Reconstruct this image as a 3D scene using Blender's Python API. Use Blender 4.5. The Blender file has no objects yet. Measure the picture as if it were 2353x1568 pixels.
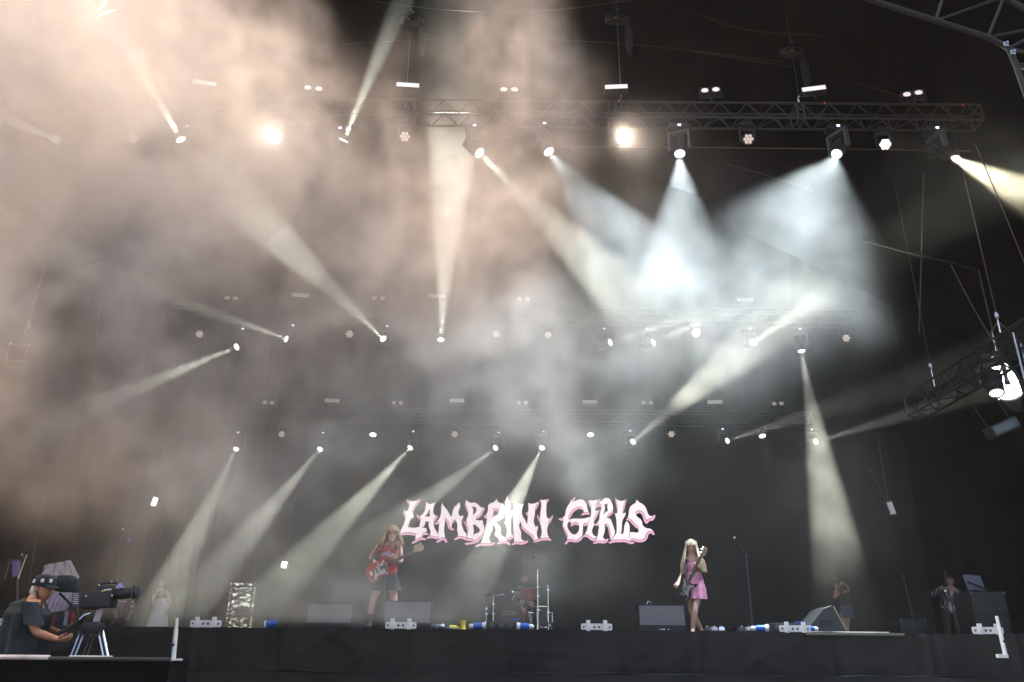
import bpy, bmesh, math, random
from mathutils import Vector, Matrix, Quaternion
random.seed(11)
R = math.radians
scene = bpy.context.scene
COL = scene.collection

# ------------------------------------------------------------------ camera, world, sun, exposure
CAM_Z, TILT, ROLL, LENS = 1.46, 21.5, 0.50, 28.0
STAGE_Z = 1.80                      # stage deck above the pit
cam_data = bpy.data.cameras.new('camera'); cam = bpy.data.objects.new('camera', cam_data); COL.objects.link(cam)
cam_data.lens = LENS; cam_data.sensor_width = 36.0; cam_data.clip_start = 0.1; cam_data.clip_end = 2000
CAM_M = Matrix.Translation((0, 0, CAM_Z)) @ Matrix.Rotation(R(90 + TILT), 4, 'X') @ Matrix.Rotation(R(ROLL), 4, 'Z')
cam.matrix_world = CAM_M
scene.camera = cam

SUN_DIR = Vector((-0.57, 0.02, 0.82)).normalized()       # towards the sun: beyond the stage roof, house left
world = bpy.data.worlds.new('World'); scene.world = world; world.use_nodes = True
wn = world.node_tree.nodes; wl = world.node_tree.links
wn.clear()
sky = wn.new('ShaderNodeTexSky'); sky.sky_type = 'NISHITA'; sky.sun_disc = False
sky.sun_elevation = math.asin(SUN_DIR.z); sky.sun_rotation = math.atan2(SUN_DIR.x, SUN_DIR.y)
sky.dust_density = 3.0; sky.air_density = 1.0; sky.ozone_density = 1.0
bgn = wn.new('ShaderNodeBackground'); bgn.inputs['Strength'].default_value = 0.14
wout = wn.new('ShaderNodeOutputWorld')
wl.new(sky.outputs[0], bgn.inputs[0]); wl.new(bgn.outputs[0], wout.inputs[0])
sun_data = bpy.data.lights.new('sun', 'SUN'); sun_data.energy = 3.15; sun_data.angle = R(0.5); sun_data.color = (1.0, 0.725, 0.50)
sun = bpy.data.objects.new('sun', sun_data); COL.objects.link(sun)
sun.rotation_euler = SUN_DIR.to_track_quat('Z', 'Y').to_euler(); sun.location = (-30, 20, 40)

vs = scene.view_settings
vs.view_transform = 'Standard'; vs.look = 'None'; vs.gamma = 1.0; vs.use_curve_mapping = False; vs.exposure = 1.35
scene.render.engine = 'CYCLES'
cy = scene.cycles
cy.use_denoising = True; cy.use_adaptive_sampling = False
cy.max_bounces = 6; cy.diffuse_bounces = 2; cy.glossy_bounces = 2; cy.transmission_bounces = 3; cy.volume_bounces = 3; cy.transparent_max_bounces = 8
cy.caustics_reflective = False; cy.caustics_refractive = False
cy.volume_max_steps = 256; cy.volume_step_rate = 7.5
cy.sample_clamp_direct = 0; cy.sample_clamp_indirect = 4

FPX = LENS / 36.0 * 2353.0          # the photograph measured at 2353 x 1568
def ray(px, py):
    v = Vector(((px - 1176.5) / FPX, (784 - py) / FPX, -1.0))
    return (CAM_M.to_3x3() @ v).normalized()
def P(px, py, y):                   # point where the sight line meets the upright plane at depth y
    d = ray(px, py); t = y / d.y
    return Vector((0, 0, CAM_Z)) + d * t
def pxm(px, py, y):                 # metres per photo pixel at that point
    p = P(px, py, y); zc = -(CAM_M.inverted() @ p).z
    return zc / FPX

# ------------------------------------------------------------------ helpers
def link(o, parent=None):
    COL.objects.link(o)
    if parent is not None: o.parent = parent
    return o
def tag(o, label=None, cat=None, group=None, kind=None):
    if label: o['label'] = label
    if cat: o['category'] = cat
    if group: o['group'] = group
    if kind: o['kind'] = kind
    return o
def empty(name, loc=(0, 0, 0), rz=0.0, label=None, cat=None, group=None):
    o = bpy.data.objects.new(name, None); link(o); o.location = loc; o.rotation_euler = (0, 0, rz); o.empty_display_size = 0.1
    return tag(o, label, cat, group)
def copy_tree(o, parent=None):
    c = o.copy(); link(c, parent)
    for ch in o.children: copy_tree(ch, c)
    return c

MATS = {}
def mat(name, base=(0.5, 0.5, 0.5), rough=0.6, metal=0.0, emit=None, estr=0.0, noise=None, bump=0.0, spec=0.5, sampling=False):
    """noise = (scale, amount): mottles the base colour; bump: fine relief."""
    if name in MATS: return MATS[name]
    m = bpy.data.materials.new(name); m.use_nodes = True; nt = m.node_tree; b = nt.nodes['Principled BSDF']
    b.inputs['Base Color'].default_value = (*base, 1); b.inputs['Roughness'].default_value = rough
    b.inputs['Metallic'].default_value = metal; b.inputs['Specular IOR Level'].default_value = spec
    if emit:
        b.inputs['Emission Color'].default_value = (*emit, 1); b.inputs['Emission Strength'].default_value = estr
        if not sampling: m.cycles.emission_sampling = 'NONE'
    if noise:
        tc = nt.nodes.new('ShaderNodeTexCoord'); n = nt.nodes.new('ShaderNodeTexNoise')
        n.inputs['Scale'].default_value = noise[0]; n.inputs['Detail'].default_value = 6
        nt.links.new(tc.outputs['Object'], n.inputs['Vector'])
        mr = nt.nodes.new('ShaderNodeMapRange'); mr.inputs[1].default_value = 0.3; mr.inputs[2].default_value = 0.7
        mr.inputs[3].default_value = 1 - noise[1]; mr.inputs[4].default_value = 1 + noise[1]
        nt.links.new(n.outputs['Fac'], mr.inputs[0])
        mx = nt.nodes.new('ShaderNodeVectorMath'); mx.operation = 'SCALE'; mx.inputs[0].default_value = base
        nt.links.new(mr.outputs[0], mx.inputs['Scale']); nt.links.new(mx.outputs[0], b.inputs['Base Color'])
        if bump:
            bp = nt.nodes.new('ShaderNodeBump'); bp.inputs['Strength'].default_value = bump; bp.inputs['Distance'].default_value = 0.02
            nt.links.new(n.outputs['Fac'], bp.inputs['Height']); nt.links.new(bp.outputs[0], b.inputs['Normal'])
    MATS[name] = m
    return m

class MB:
    """collects shapes; build() links them as one mesh object"""
    def __init__(s): s.v = []; s.f = []
    def add(s, vs_, fs_, M=None):
        o = len(s.v)
        for p in vs_:
            p = Vector(p); s.v.append(M @ p if M is not None else p)
        for f in fs_: s.f.append([i + o for i in f])
        return s
    def box(s, c, size, M=None, taper=1.0, bev=0.0):
        cx, cy_, cz = c; x, y, z = [k / 2 for k in size]; t = taper
        if bev <= 0:
            vs_ = [(-x, -y, -z), (x, -y, -z), (x, y, -z), (-x, y, -z), (-x * t, -y * t, z), (x * t, -y * t, z), (x * t, y * t, z), (-x * t, y * t, z)]
            fs_ = [(0, 3, 2, 1), (4, 5, 6, 7), (0, 1, 5, 4), (1, 2, 6, 5), (2, 3, 7, 6), (3, 0, 4, 7)]
            return s.add([(a + cx, b + cy_, d + cz) for a, b, d in vs_], fs_, M)
        bm = bmesh.new(); bmesh.ops.create_cube(bm, size=1)
        for v in bm.verts:
            k = t if v.co.z > 0 else 1
            v.co = Vector((v.co.x * 2 * x * k, v.co.y * 2 * y * k, v.co.z * 2 * z))
        bmesh.ops.bevel(bm, geom=bm.edges[:], offset=bev, segments=2, affect='EDGES', profile=0.6)
        bm.verts.index_update()
        s.add([(v.co.x + cx, v.co.y + cy_, v.co.z + cz) for v in bm.verts], [[v.index for v in f.verts] for f in bm.faces], M); bm.free()
        return s
    def tube(s, pts, rad, seg=8, cap=True, M=None):
        pts = [Vector(p) for p in pts]; n = len(pts)
        if not hasattr(rad, '__len__'): rad = [rad] * n
        o = []; f = []; prev = None
        for i, p in enumerate(pts):
            t = (pts[min(i + 1, n - 1)] - pts[max(i - 1, 0)]).normalized()
            if prev is None:
                a = Vector((0, 0, 1)) if abs(t.z) < 0.9 else Vector((1, 0, 0)); u = t.cross(a).normalized()
            else:
                u = (prev - t * prev.dot(t)); u = u.normalized() if u.length > 1e-6 else t.orthogonal().normalized()
            prev = u; w = t.cross(u)
            for k in range(seg):
                a = 2 * math.pi * k / seg
                o.append(p + (u * math.cos(a) + w * math.sin(a)) * rad[i])
        for i in range(n - 1):
            for k in range(seg):
                f.append([i * seg + k, i * seg + (k + 1) % seg, (i + 1) * seg + (k + 1) % seg, (i + 1) * seg + k])
        if cap:
            f.append(list(range(seg))[::-1]); f.append([(n - 1) * seg + k for k in range(seg)])
        return s.add(o, f, M)
    def lathe(s, prof, seg=20, M=None):      # (radius, z) profile about z
        o = []; f = []; n = len(prof)
        for r, z in prof:
            for k in range(seg):
                a = 2 * math.pi * k / seg; o.append((r * math.cos(a), r * math.sin(a), z))
        for i in range(n - 1):
            for k in range(seg): f.append([i * seg + k, i * seg + (k + 1) % seg, (i + 1) * seg + (k + 1) % seg, (i + 1) * seg + k])
        f.append(list(range(seg))[::-1]); f.append([(n - 1) * seg + k for k in range(seg)])
        return s.add(o, f, M)
    def ball(s, c, r, seg=12, rings=8, M=None):
        if not hasattr(r, '__len__'): r = (r, r, r)
        o = [(c[0], c[1], c[2] - r[2])]; f = []
        for i in range(1, rings):
            th = math.pi * i / rings
            for k in range(seg):
                a = 2 * math.pi * k / seg
                o.append((c[0] + r[0] * math.sin(th) * math.cos(a), c[1] + r[1] * math.sin(th) * math.sin(a), c[2] - r[2] * math.cos(th)))
        o.append((c[0], c[1], c[2] + r[2]))
        for k in range(seg): f.append([0, 1 + (k + 1) % seg, 1 + k])
        for i in range(rings - 2):
            for k in range(seg): f.append([1 + i * seg + k, 1 + i * seg + (k + 1) % seg, 1 + (i + 1) * seg + (k + 1) % seg, 1 + (i + 1) * seg + k])
        b = 1 + (rings - 2) * seg; t = len(o) - 1
        for k in range(seg): f.append([b + k, b + (k + 1) % seg, t])
        return s.add(o, f, M)
    def prism(s, poly, th, M=None):          # polygon in local xy, extruded along z (0..th)
        n = len(poly)
        o = [(x, y, 0) for x, y in poly] + [(x, y, th) for x, y in poly]
        f = [list(range(n))[::-1], list(range(n, 2 * n))] + [[i, (i + 1) % n, n + (i + 1) % n, n + i] for i in range(n)]
        return s.add(o, f, M)
    def grid(s, fn, nu, nv):
        o = [fn(i / nu, j / nv) for j in range(nv + 1) for i in range(nu + 1)]
        f = [[j * (nu + 1) + i, j * (nu + 1) + i + 1, (j + 1) * (nu + 1) + i + 1, (j + 1) * (nu + 1) + i] for j in range(nv) for i in range(nu)]
        return s.add(o, f)
    def mesh(s, name, m=None, smooth=False, angle=35):
        me = bpy.data.meshes.new(name); me.from_pydata([tuple(v) for v in s.v], [], s.f)
        if m is not None: me.materials.append(m)
        if smooth:
            me.polygons.foreach_set('use_smooth', [True] * len(me.polygons))
            try: me.set_sharp_from_angle(angle=R(angle))
            except Exception: pass
        me.update()
        return me
    def build(s, name, m=None, parent=None, smooth=False, angle=35):
        return link(bpy.data.objects.new(name, s.mesh(name, m, smooth, angle)), parent)
def child(name, me, parent, M=None):
    o = link(bpy.data.objects.new(name, me), parent)
    if M is not None: o.matrix_local = M
    return o
def aim(dirv, up=(0, 0, 1)):        # rotation taking local +Z to dirv, local X horizontal
    z = Vector(dirv).normalized(); x = Vector(up).cross(z)
    x = x.normalized() if x.length > 1e-5 else Vector((1, 0, 0)); y = z.cross(x)
    return Matrix((x, y, z)).transposed().to_4x4()
# ------------------------------------------------------------------ the setting
M_BLACKCLOTH = mat('black_cloth', (0.0045, 0.005, 0.0052), 0.95, noise=(3.0, 0.35), bump=0.15, spec=0.1)
M_DECK = mat('black_deck', (0.02, 0.02, 0.021), 0.6, noise=(4.0, 0.3))
M_ROOF = mat('roof_skin', (0.0025, 0.0025, 0.0028), 0.95, noise=(1.0, 0.2), spec=0.02)
M_GROUND = mat('pit_ground', (0.10, 0.085, 0.065), 0.95, noise=(2.0, 0.3), bump=0.3)
SY0, SY1 = 12.5, 27.0               # stage front and back
g = MB().add([(-300, -300, 0), (300, -300, 0), (300, 300, 0), (-300, 300, 0)], [(0, 1, 2, 3)]).build('ground', M_GROUND); tag(g, 'trodden earth ground of the festival field', 'ground', kind='structure')
deck = MB().box((0, (SY0 + SY1) / 2, STAGE_Z - 0.1), (38, SY1 - SY0, 0.2)).build('stage_floor', M_DECK); tag(deck, 'matt black stage floor', 'floor', kind='structure')

def drape(name, x0, y0, x1, y1, z0, z1, nu, amp, waves, seed, m=M_BLACKCLOTH, nv=10):
    rnd = random.Random(seed); ph = [rnd.uniform(0, 6.28) for _ in range(6)]
    d = Vector((x1 - x0, y1 - y0, 0)); L = d.length; n = Vector((-d.y, d.x, 0)).normalized()
    def fn(u, v):
        w = math.sin(u * waves * 6.283 + ph[0] + 0.6 * math.sin(u * 9 + ph[1])) + 0.5 * math.sin(u * waves * 2.3 * 6.283 + ph[2] + v * 1.3)
        return Vector((x0, y0, 0)) + d * u + n * (amp * w * (0.45 + 0.55 * (1 - v))) + Vector((0, 0, z0 + (z1 - z0) * v))
    return MB().grid(fn, nu, nv).build(name, m, smooth=True, angle=180)

# stage front skirt with loose folds, and the step ledge below it
M_SKIRT = mat('skirt_cloth', (0.0150, 0.0135, 0.0120), 0.7, noise=(1.3, 0.6), bump=0.35, spec=0.35)
_r = random.Random(31); _seams = [P(q, 1480, SY0).x for q in (60, 255, 440, 652, 952, 1180, 1420, 1600, 1905, 2130, 2330)]
_cre = [(_r.uniform(-9, 9), _r.uniform(0.9, 1.75), _r.uniform(-0.9, 0.9), _r.uniform(0.5, 1.4)) for _ in range(46)]
def skirt_pt(u, v):
    x = -15 + 34 * u; z = (STAGE_Z + 0.004) * v; y = SY0 - 0.035
    for k, s_ in enumerate(_seams):
        d = abs(x - s_); y -= 0.035 * math.exp(-(d / 0.05) ** 2) * (0.35 + 0.65 * (1 - v)); y += 0.02 * math.exp(-((d - 0.12) / 0.06) ** 2)
    for (cx_, cz_, sl, ln) in _cre:
        t = (x - cx_); e = (z - cz_) - sl * t
        if abs(t) < ln: y -= 0.016 * math.exp(-(e / 0.035) ** 2) * (1 - (t / ln) ** 2)
    y += 0.012 * math.sin(x * 2.1) + 0.008 * math.sin(x * 5.3 + 3 * v)
    if v > 0.985: z += 0.006 * math.sin(x * 1.7) + 0.004 * math.sin(x * 7.1)
    return Vector((x, y, z))
sk = MB().grid(skirt_pt, 900, 34).build('stage_skirt', M_SKIRT, smooth=True, angle=180)
tag(sk, 'black cloth skirt hanging across the stage front', 'skirt', kind='structure')
YBW = 27.2
dx0, dx1, dz1 = P(522, 1400, YBW).x, P(582, 1400, YBW).x, P(550, 1340, YBW).z      # gap left open towards the doorway
bw = drape('back_wall', -15, YBW, dx0, YBW, 0.0, 23, 90, 0.05, 13, 7); tag(bw, 'black pleated drape closing the rear, doorway side', 'drape', kind='structure')
bw = drape('back_wall', dx1, YBW, 19.5, YBW, 0.0, 23, 190, 0.05, 30, 17); tag(bw, 'black pleated drape closing the rear of the stage', 'drape', kind='structure')
bw = drape('back_wall', dx0, YBW, dx1, YBW, dz1, 23, 12, 0.04, 1.5, 27); tag(bw, 'black pleated drape above the doorway', 'drape', kind='structure')
rw = drape('right_wall', 19.0, 6, 19.0, 27.2, 0.0, 15, 200, 0.06, 26, 8); tag(rw, 'black side drape in the stage wings', 'drape', kind='structure')
lw = drape('left_wall', -12.2, 11.2, -12.2, 27.2, 0.0, 13.0, 150, 0.06, 20, 19); tag(lw, 'black drape along the smoky wing', 'drape', kind='structure')
lw = drape('left_wall', -12.2, 3, -12.2, 11.1, 0.0, 9.8, 80, 0.06, 26, 9); tag(lw, 'added unseen black drape shading the smoky wing from the sun', 'drape', kind='structure')  # out-of-view drape added to keep the sun off the lower smoke

# lower tier of the skirt, standing a little proud, with a loose hem line
low = drape('skirt_tier', -14, SY0 - 0.28, 14, SY0 - 0.28, 0.0, 1.215, 240, 0.03, 9, 12, M_SKIRT); tag(low, 'black cloth covered step along the foot of the stage', 'skirt', kind='structure')
lt = MB().grid(lambda u, v: Vector((-14 + 28 * u, SY0 - 0.30 + 0.29 * v, 1.217 + 0.006 * math.sin(u * 150) + 0.01 * math.sin(u * 37))), 240, 2).build('skirt_ledge', M_SKIRT, smooth=True); tag(lt, 'cloth top of the step along the stage foot', 'skirt', kind='structure')
# ------------------------------------------------------------------ trusses
M_ALU = mat('truss_aluminium', (0.045, 0.043, 0.043), 0.5, 0.4)
M_BLACK = mat('black_metal', (0.025, 0.026, 0.028), 0.45, 0.2)
M_GREY = mat('grey_moulding', (0.075, 0.078, 0.082), 0.5)
M_STEEL = mat('bright_steel', (0.55, 0.55, 0.56), 0.25, 1.0)
M_LCD = mat('fixture_display', (0.2, 0.2, 0.25), 0.4, emit=(0.72, 0.70, 1.0), estr=0.9)
M_LENS = mat('beam_lens', (0.6, 0.65, 0.65), 0.15, emit=(0.93, 1.0, 0.97), estr=1.0)
M_LENS_OFF = mat('idle_lens', (0.5, 0.47, 0.45), 0.2, emit=(1.0, 0.74, 0.62), estr=0.20)  # on the rear rows this faint glow stands in for reflected light
M_LENS_HOT = mat('hot_lens', (0.8, 0.8, 0.75), 0.2, emit=(1.0, 0.93, 0.84), estr=12.0)
M_LENS_LIT = mat('lit_lens', (0.8, 0.75, 0.7), 0.2, emit=(1.0, 0.90, 0.86), estr=4.0)
M_STROBE_REFLECT = mat('strobe_tube_reflect', (0.5, 0.48, 0.48), 0.3, emit=(0.96, 0.88, 0.90), estr=0.07)  # unlit rear strobes: the light they reflect is put in as glow
M_BLINDER_REFLECT = mat('blinder_lens_reflect', (0.5, 0.46, 0.46), 0.3, emit=(1.0, 0.84, 0.80), estr=0.08)  # faint emission paints the reflection on unlit rear blinders
M_STROBE = mat('strobe_tube', (0.7, 0.68, 0.7), 0.3, emit=(0.96, 0.90, 1.0), estr=0.33)
M_BLINDER = mat('blinder_lens', (0.7, 0.66, 0.68), 0.3, emit=(1.0, 0.84, 0.87), estr=0.33)
M_ORANGE = mat('orange_tag', (0.8, 0.10, 0.02), 0.6)

Y1, Y2, Y3 = 14.0, 20.4, 24.7       # depth of the three lighting rows
CH = 0.19                           # half of the square truss section
DIAG = {}
def truss(x0, x1, y, z, pitch, label, group=None, name='lighting_truss', seams=(), faces=('front', 'back', 'under')):
    """straight box truss lying along x, its lower chords at height z"""
    t = empty(name, ((x0 + x1) / 2, y, z), 0, label, 'truss', group)
    L = x1 - x0
    key = round(L, 3)
    cm = MB().tube([(-L / 2, 0, 0), (L / 2, 0, 0)], 0.025, 8).mesh('chord', M_ALU, True)
    for (dy, dz) in ((-CH, 0), (CH, 0), (-CH, 2 * CH), (CH, 2 * CH)): child('chord', cm, t, Matrix.Translation((0, dy, dz)))
    n = int(round(L / pitch)); p = L / n
    dg = MB().tube([(-p / 2, 0, -CH), (p / 2, 0, CH)], 0.013, 6).mesh('diagonal', M_ALU, True)
    for i in range(n):
        x = -L / 2 + (i + 0.5) * p; fl = Matrix.Diagonal((1 if i % 2 else -1, 1, 1, 1))
        if 'front' in faces: child('diagonal', dg, t, Matrix.Translation((x, -CH, CH)) @ fl)
        if 'back' in faces: child('diagonal', dg, t, Matrix.Translation((x, CH, CH)) @ fl)
        if 'under' in faces: child('diagonal', dg, t, Matrix.Translation((x, 0, 0)) @ Matrix.Rotation(R(90), 4, 'X') @ fl)
    fr = MB()
    for a, b in (((-CH, 0), (CH, 0)), ((CH, 0), (CH, 2 * CH)), ((CH, 2 * CH), (-CH, 2 * CH)), ((-CH, 2 * CH), (-CH, 0))):
        fr.tube([(0, a[0], a[1]), (0, b[0], b[1])], 0.02, 6)
    fm = fr.mesh('joint_frame', M_ALU, True)
    for sx in seams:
        for k in (-0.07, 0.07): child('joint_frame', fm, t, Matrix.Translation((sx - (x0 + x1) / 2 + k, 0, 0)))
    for sx in (-L / 2, L / 2): child('joint_frame', fm, t, Matrix.Translation((sx, 0, 0)))
    return t
Z1 = P(1176, 266, Y1 - CH).z; Z2 = P(1176, 735, Y2 - CH).z; Z3 = P(1176, 968, Y3 - CH).z
X1E = P(2245, 270, Y1).x
truss(-10.2, X1E, Y1, Z1, 0.29, 'long aluminium box truss across the stage front carrying the brightest lamps', seams=[P(q, 250, Y1).x for q in (945, 1405, 1830)])
truss(-9.6, 9.6, Y2, Z2, 0.30, 'aluminium box truss spanning mid stage, half lost in smoke', faces=('front', 'under'))
truss(-9.6, 9.6, Y3, Z3, 0.30, 'lowest aluminium box truss spanning upstage above the lettered screen', faces=('front', 'under'))
for q, w in ((1422, 233), (1895, 237), (2212, 241)):
    c = P(q, w, Y1 - CH - 0.03); o = MB().box((0, 0, 0), (0.03, 0.02, 0.06), bev=0.005).build('cable_tie', M_ORANGE); o.location = c
    tag(o, {1422: 'orange tie on the front truss beside a glowing warm lamp', 1895: 'orange tie on the front truss near the third hoist', 2212: 'orange tie at the end of the front truss'}[q], 'cable tie', 'orange ties on the truss')

# ------------------------------------------------------------------ fixtures
# moving head: local origin at the head pivot; base hangs above
def _mover_meshes():
    b = MB().box((0, 0, 0.47), (0.44, 0.26, 0.11), bev=0.02).box((0, 0, 0.405), (0.30, 0.22, 0.03), bev=0.01)
    b.tube([(-0.12, 0, 0.52), (-0.12, 0, 0.62)], 0.02, 6).tube([(0.12, 0, 0.52), (0.12, 0, 0.62)], 0.02, 6)
    y = MB().box((0, 0, 0.36), (0.44, 0.12, 0.07), bev=0.02)
    for s in (-1, 1):
        y.box((s * 0.205, 0, 0.17), (0.055, 0.13, 0.40), bev=0.02).tube([(s * 0.17, 0, 0), (s * 0.245, 0, 0)], 0.05, 12)
    h = MB().lathe([(0.06, -0.27), (0.125, -0.24), (0.145, -0.10), (0.15, 0.08), (0.135, 0.12), (0.135, 0.225), (0.115, 0.235), (0.112, 0.215), (0.02, 0.214)], 18)
    for k in range(6): h.box((0, 0, -0.2 + k * 0.035), (0.262 + 0.006 * k, 0.262 + 0.006 * k, 0.012), bev=0.004)
    l = MB().lathe([(0.109, 0.217), (0.10, 0.232), (0.06, 0.24), (0.01, 0.243)], 18)
    d = MB().box((0, -0.1325, 0.475), (0.07, 0.006, 0.05))
    return b.mesh('base', M_BLACK, True), y.mesh('yoke', M_GREY, True), h.mesh('head', M_BLACK, True), l.mesh('lens', M_LENS, True), d.mesh('display', M_LCD)
MV = _mover_meshes()
KP = 0.47
S2 = 0.19                            # lens sits this far ahead of the pivot when scaled
def mover(lens, toward, label, power, half, color=(0.93, 1.0, 0.95), scale=1.0, group='beam moving heads', dim=1.0):
    d = (toward - lens).normalized(); piv = lens - d * 0.24 * scale
    t = empty('moving_head_light', piv, 0, label, 'stage light', group); t.scale = (scale,) * 3
    pan = math.atan2(d.x, -d.y); 
    yaw = Matrix.Rotation(pan, 4, 'Z')
    bs = child('base', MV[0], t); child('display', MV[4], bs)
    child('yoke', MV[1], t, yaw)
    hd = child('head', MV[2], t, aim(d)); child('lens', MV[3], hd)
    if power:
        l = bpy.data.lights.new('beam', 'SPOT'); l.spot_size = R(2 * half); l.spot_blend = 0.30 if half > 8.5 else 0.45
        l.shadow_soft_size = 0.05 * scale; l.color = color
        l.energy = power * KP * 1.6 / (1 - math.cos(R(half)))
        o = link(bpy.data.objects.new('beam_lamp', l)); o.matrix_world = Matrix.Translation(lens + d * 0.03) @ aim(-d)
    return t
def _wash_meshes():
    b = MB().box((0, 0, 0.34), (0.26, 0.20, 0.09), bev=0.02).tube([(0, 0, 0.38), (0, 0, 0.46)], 0.02, 6)
    y = MB().box((0, 0, 0.265), (0.30, 0.08, 0.05), bev=0.015)
    for s in (-1, 1): y.box((s * 0.145, 0, 0.12), (0.035, 0.09, 0.28), bev=0.012)
    h = MB().lathe([(0.05, -0.17), (0.10, -0.15), (0.115, 0.0), (0.125, 0.05), (0.125, 0.095), (0.115, 0.095), (0.112, 0.075), (0.02, 0.074)], 18)
    c = MB().lathe([(0.036, 0.0), (0.034, 0.012), (0.02, 0.02), (0.004, 0.022)], 10)
    return b.mesh('base', M_BLACK, True), y.mesh('yoke', M_BLACK, True), h.mesh('head', M_BLACK, True), {k: (lambda q: (q.materials.append(m), q)[1])(c.mesh('led_cell', None, True)) for k, m in (('off', M_LENS_OFF), ('lit', M_LENS_LIT), ('hot', M_LENS_HOT))}
WV = _wash_meshes()
def wash(lens, toward, label, state='off', power=0, half=30, color=(1.0, 0.86, 0.74), scale=1.0, group='LED wash heads'):
    d = (toward - lens).normalized(); piv = lens - d * 0.1 * scale
    t = empty('wash_light', piv, 0, label, 'stage light', group); t.scale = (scale,) * 3
    child('base', WV[0], t); child('yoke', WV[1], t, Matrix.Rotation(math.atan2(d.x, -d.y), 4, 'Z'))
    hd = child('head', WV[2], t, aim(d))
    for k in range(7):
        a = k * math.pi / 3; q = (0, 0, 0.078) if k == 6 else (0.072 * math.cos(a), 0.072 * math.sin(a), 0.078)
        child('led_cell', WV[3][state], hd, Matrix.Translation(q))
    if power:
        l = bpy.data.lights.new('wash', 'AREA'); l.shape = 'DISK'; l.size = 0.2 * scale; l.energy = power * KP; l.spread = R(2 * half); l.color = color
        o = link(bpy.data.objects.new('wash_lamp', l)); o.matrix_world = Matrix.Translation(lens + d * 0.04) @ aim(-d)
    return t
def _twin():
    h = MB()
    for s in (-1, 1):
        h.box((s * 0.118, 0.03, 0), (0.228, 0.12, 0.21), bev=0.015)
        for a in (-1, 1):
            h.box((s * 0.118, -0.035, a * 0.098), (0.22, 0.02, 0.012)); h.box((s * 0.118 + a * 0.104, -0.035, 0), (0.012, 0.02, 0.19))
    b = MB()
    for s in (-1, 1): b.box((s * 0.243, 0.03, -0.09), (0.012, 0.03, 0.22))
    b.box((0, 0.03, -0.205), (0.50, 0.03, 0.012)).tube([(0, 0.03, -0.21), (0, 0.03, -0.30)], 0.02, 6)
    l = MB().lathe([(0.078, 0.0), (0.07, 0.012), (0.04, 0.02), (0.006, 0.022)], 16, Matrix.Rotation(R(90), 4, 'X'))
    return h.mesh('housing', M_BLACK, True), b.mesh('bracket', M_BLACK, True), l.mesh('lamp', M_BLINDER, True), l.mesh('lamp', M_BLINDER_REFLECT, True)
TV = _twin()
def twin(c, label, scale=1.0, dim=False):
    t = empty('twin_blinder', c, 0, label, 'stage light', 'twin blinder lamps'); t.scale = (scale,) * 3
    t.rotation_euler = (R(-18), 0, math.atan2(c.x, c.y) * -0.5)
    hs = child('housing', TV[0], t); child('bracket', TV[1], t)
    for s in (-1, 1): child('lamp', TV[3 if dim else 2], t, Matrix.Translation((s * 0.118, -0.032, 0)))
def _strobe():
    h = MB().box((0, 0.05, 0), (0.52, 0.14, 0.19), bev=0.012)
    for a in (-1, 1): h.box((0, -0.025, a * 0.088), (0.52, 0.014, 0.012)); h.box((a * 0.254, -0.025, 0), (0.012, 0.014, 0.18))
    b = MB().box((0, 0.05, -0.13), (0.30, 0.04, 0.02)).tube([(0, 0.05, -0.13), (0, 0.05, -0.30)], 0.02, 6)
    l = MB().box((0, -0.024, 0), (0.488, 0.01, 0.068), bev=0.004); m = MB().box((0, -0.026, 0), (0.488, 0.012, 0.012))
    return h.mesh('housing', M_BLACK, True), b.mesh('bracket', M_BLACK, True), l.mesh('led_panel', M_STROBE), m.mesh('led_strip', M_STROBE), l.mesh('led_panel', M_STROBE_REFLECT), m.mesh('led_strip', M_STROBE_REFLECT)
SV = _strobe()
def strobe(c, label, scale=1.0, dim=False):
    t = empty('strobe_light', c, 0, label, 'stage light', 'strobe panels'); t.scale = (scale,) * 3
    t.rotation_euler = (R(-18), 0, math.atan2(c.x, c.y) * -0.5)
    child('housing', SV[0], t); child('bracket', SV[1], t)
    for a in (-1, 1): child('led_panel', SV[4 if dim else 2], t, Matrix.Translation((0, 0, a * 0.045)))
    child('led_strip', SV[5 if dim else 3], t)

W = (0.91, 1.0, 0.92); ICE = (0.70, 0.88, 1.0); LIME = (1.0, 0.98, 0.72)
# lens pixel, a pixel and depth on the beam, power, half angle, colour, label
for (px, py, tx, ty, td, pw, ha, co, lb) in [
 (128, 320, -60, 245, 11.5, 140, 4.5, W, 'moving head at the smoky end of the front truss, faint beam rising outward'),
 (415, 320, 335, 180, 12.6, 230, 3.6, W, 'front truss moving head throwing a pale beam up into bright smoke'),
 (790, 322, 862, 150, 13.0, 150, 5, W, 'front truss moving head with a short hard beam tilted up toward the roof'),
 (1103, 353, 1395, 640, 12.6, 130, 6.5, W, 'front truss moving head, greenish beam slanting down across two others'),
 (1262, 350, 1480, 640, 12.8, 160, 14.5, ICE, 'front truss moving head, blue white beam beside a glowing warm lamp'),
 (1562, 355, 1572, 650, 12.8, 105, 14.5, ICE, 'front truss moving head with grey yoke, beam falling straight down'),
 (1922, 355, 1800, 640, 12.8, 680, 26, ICE, 'front truss moving head with the widest blue white cone'),
 (2180, 358, 2420, 480, 14.4, 270, 13, LIME, 'moving head near the truss end throwing a lime yellow beam'),
]: mover(P(px, py, Y1), P(tx, ty, td), lb, pw, ha, co, 1.0, 'beam moving heads on the front truss')
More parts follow.
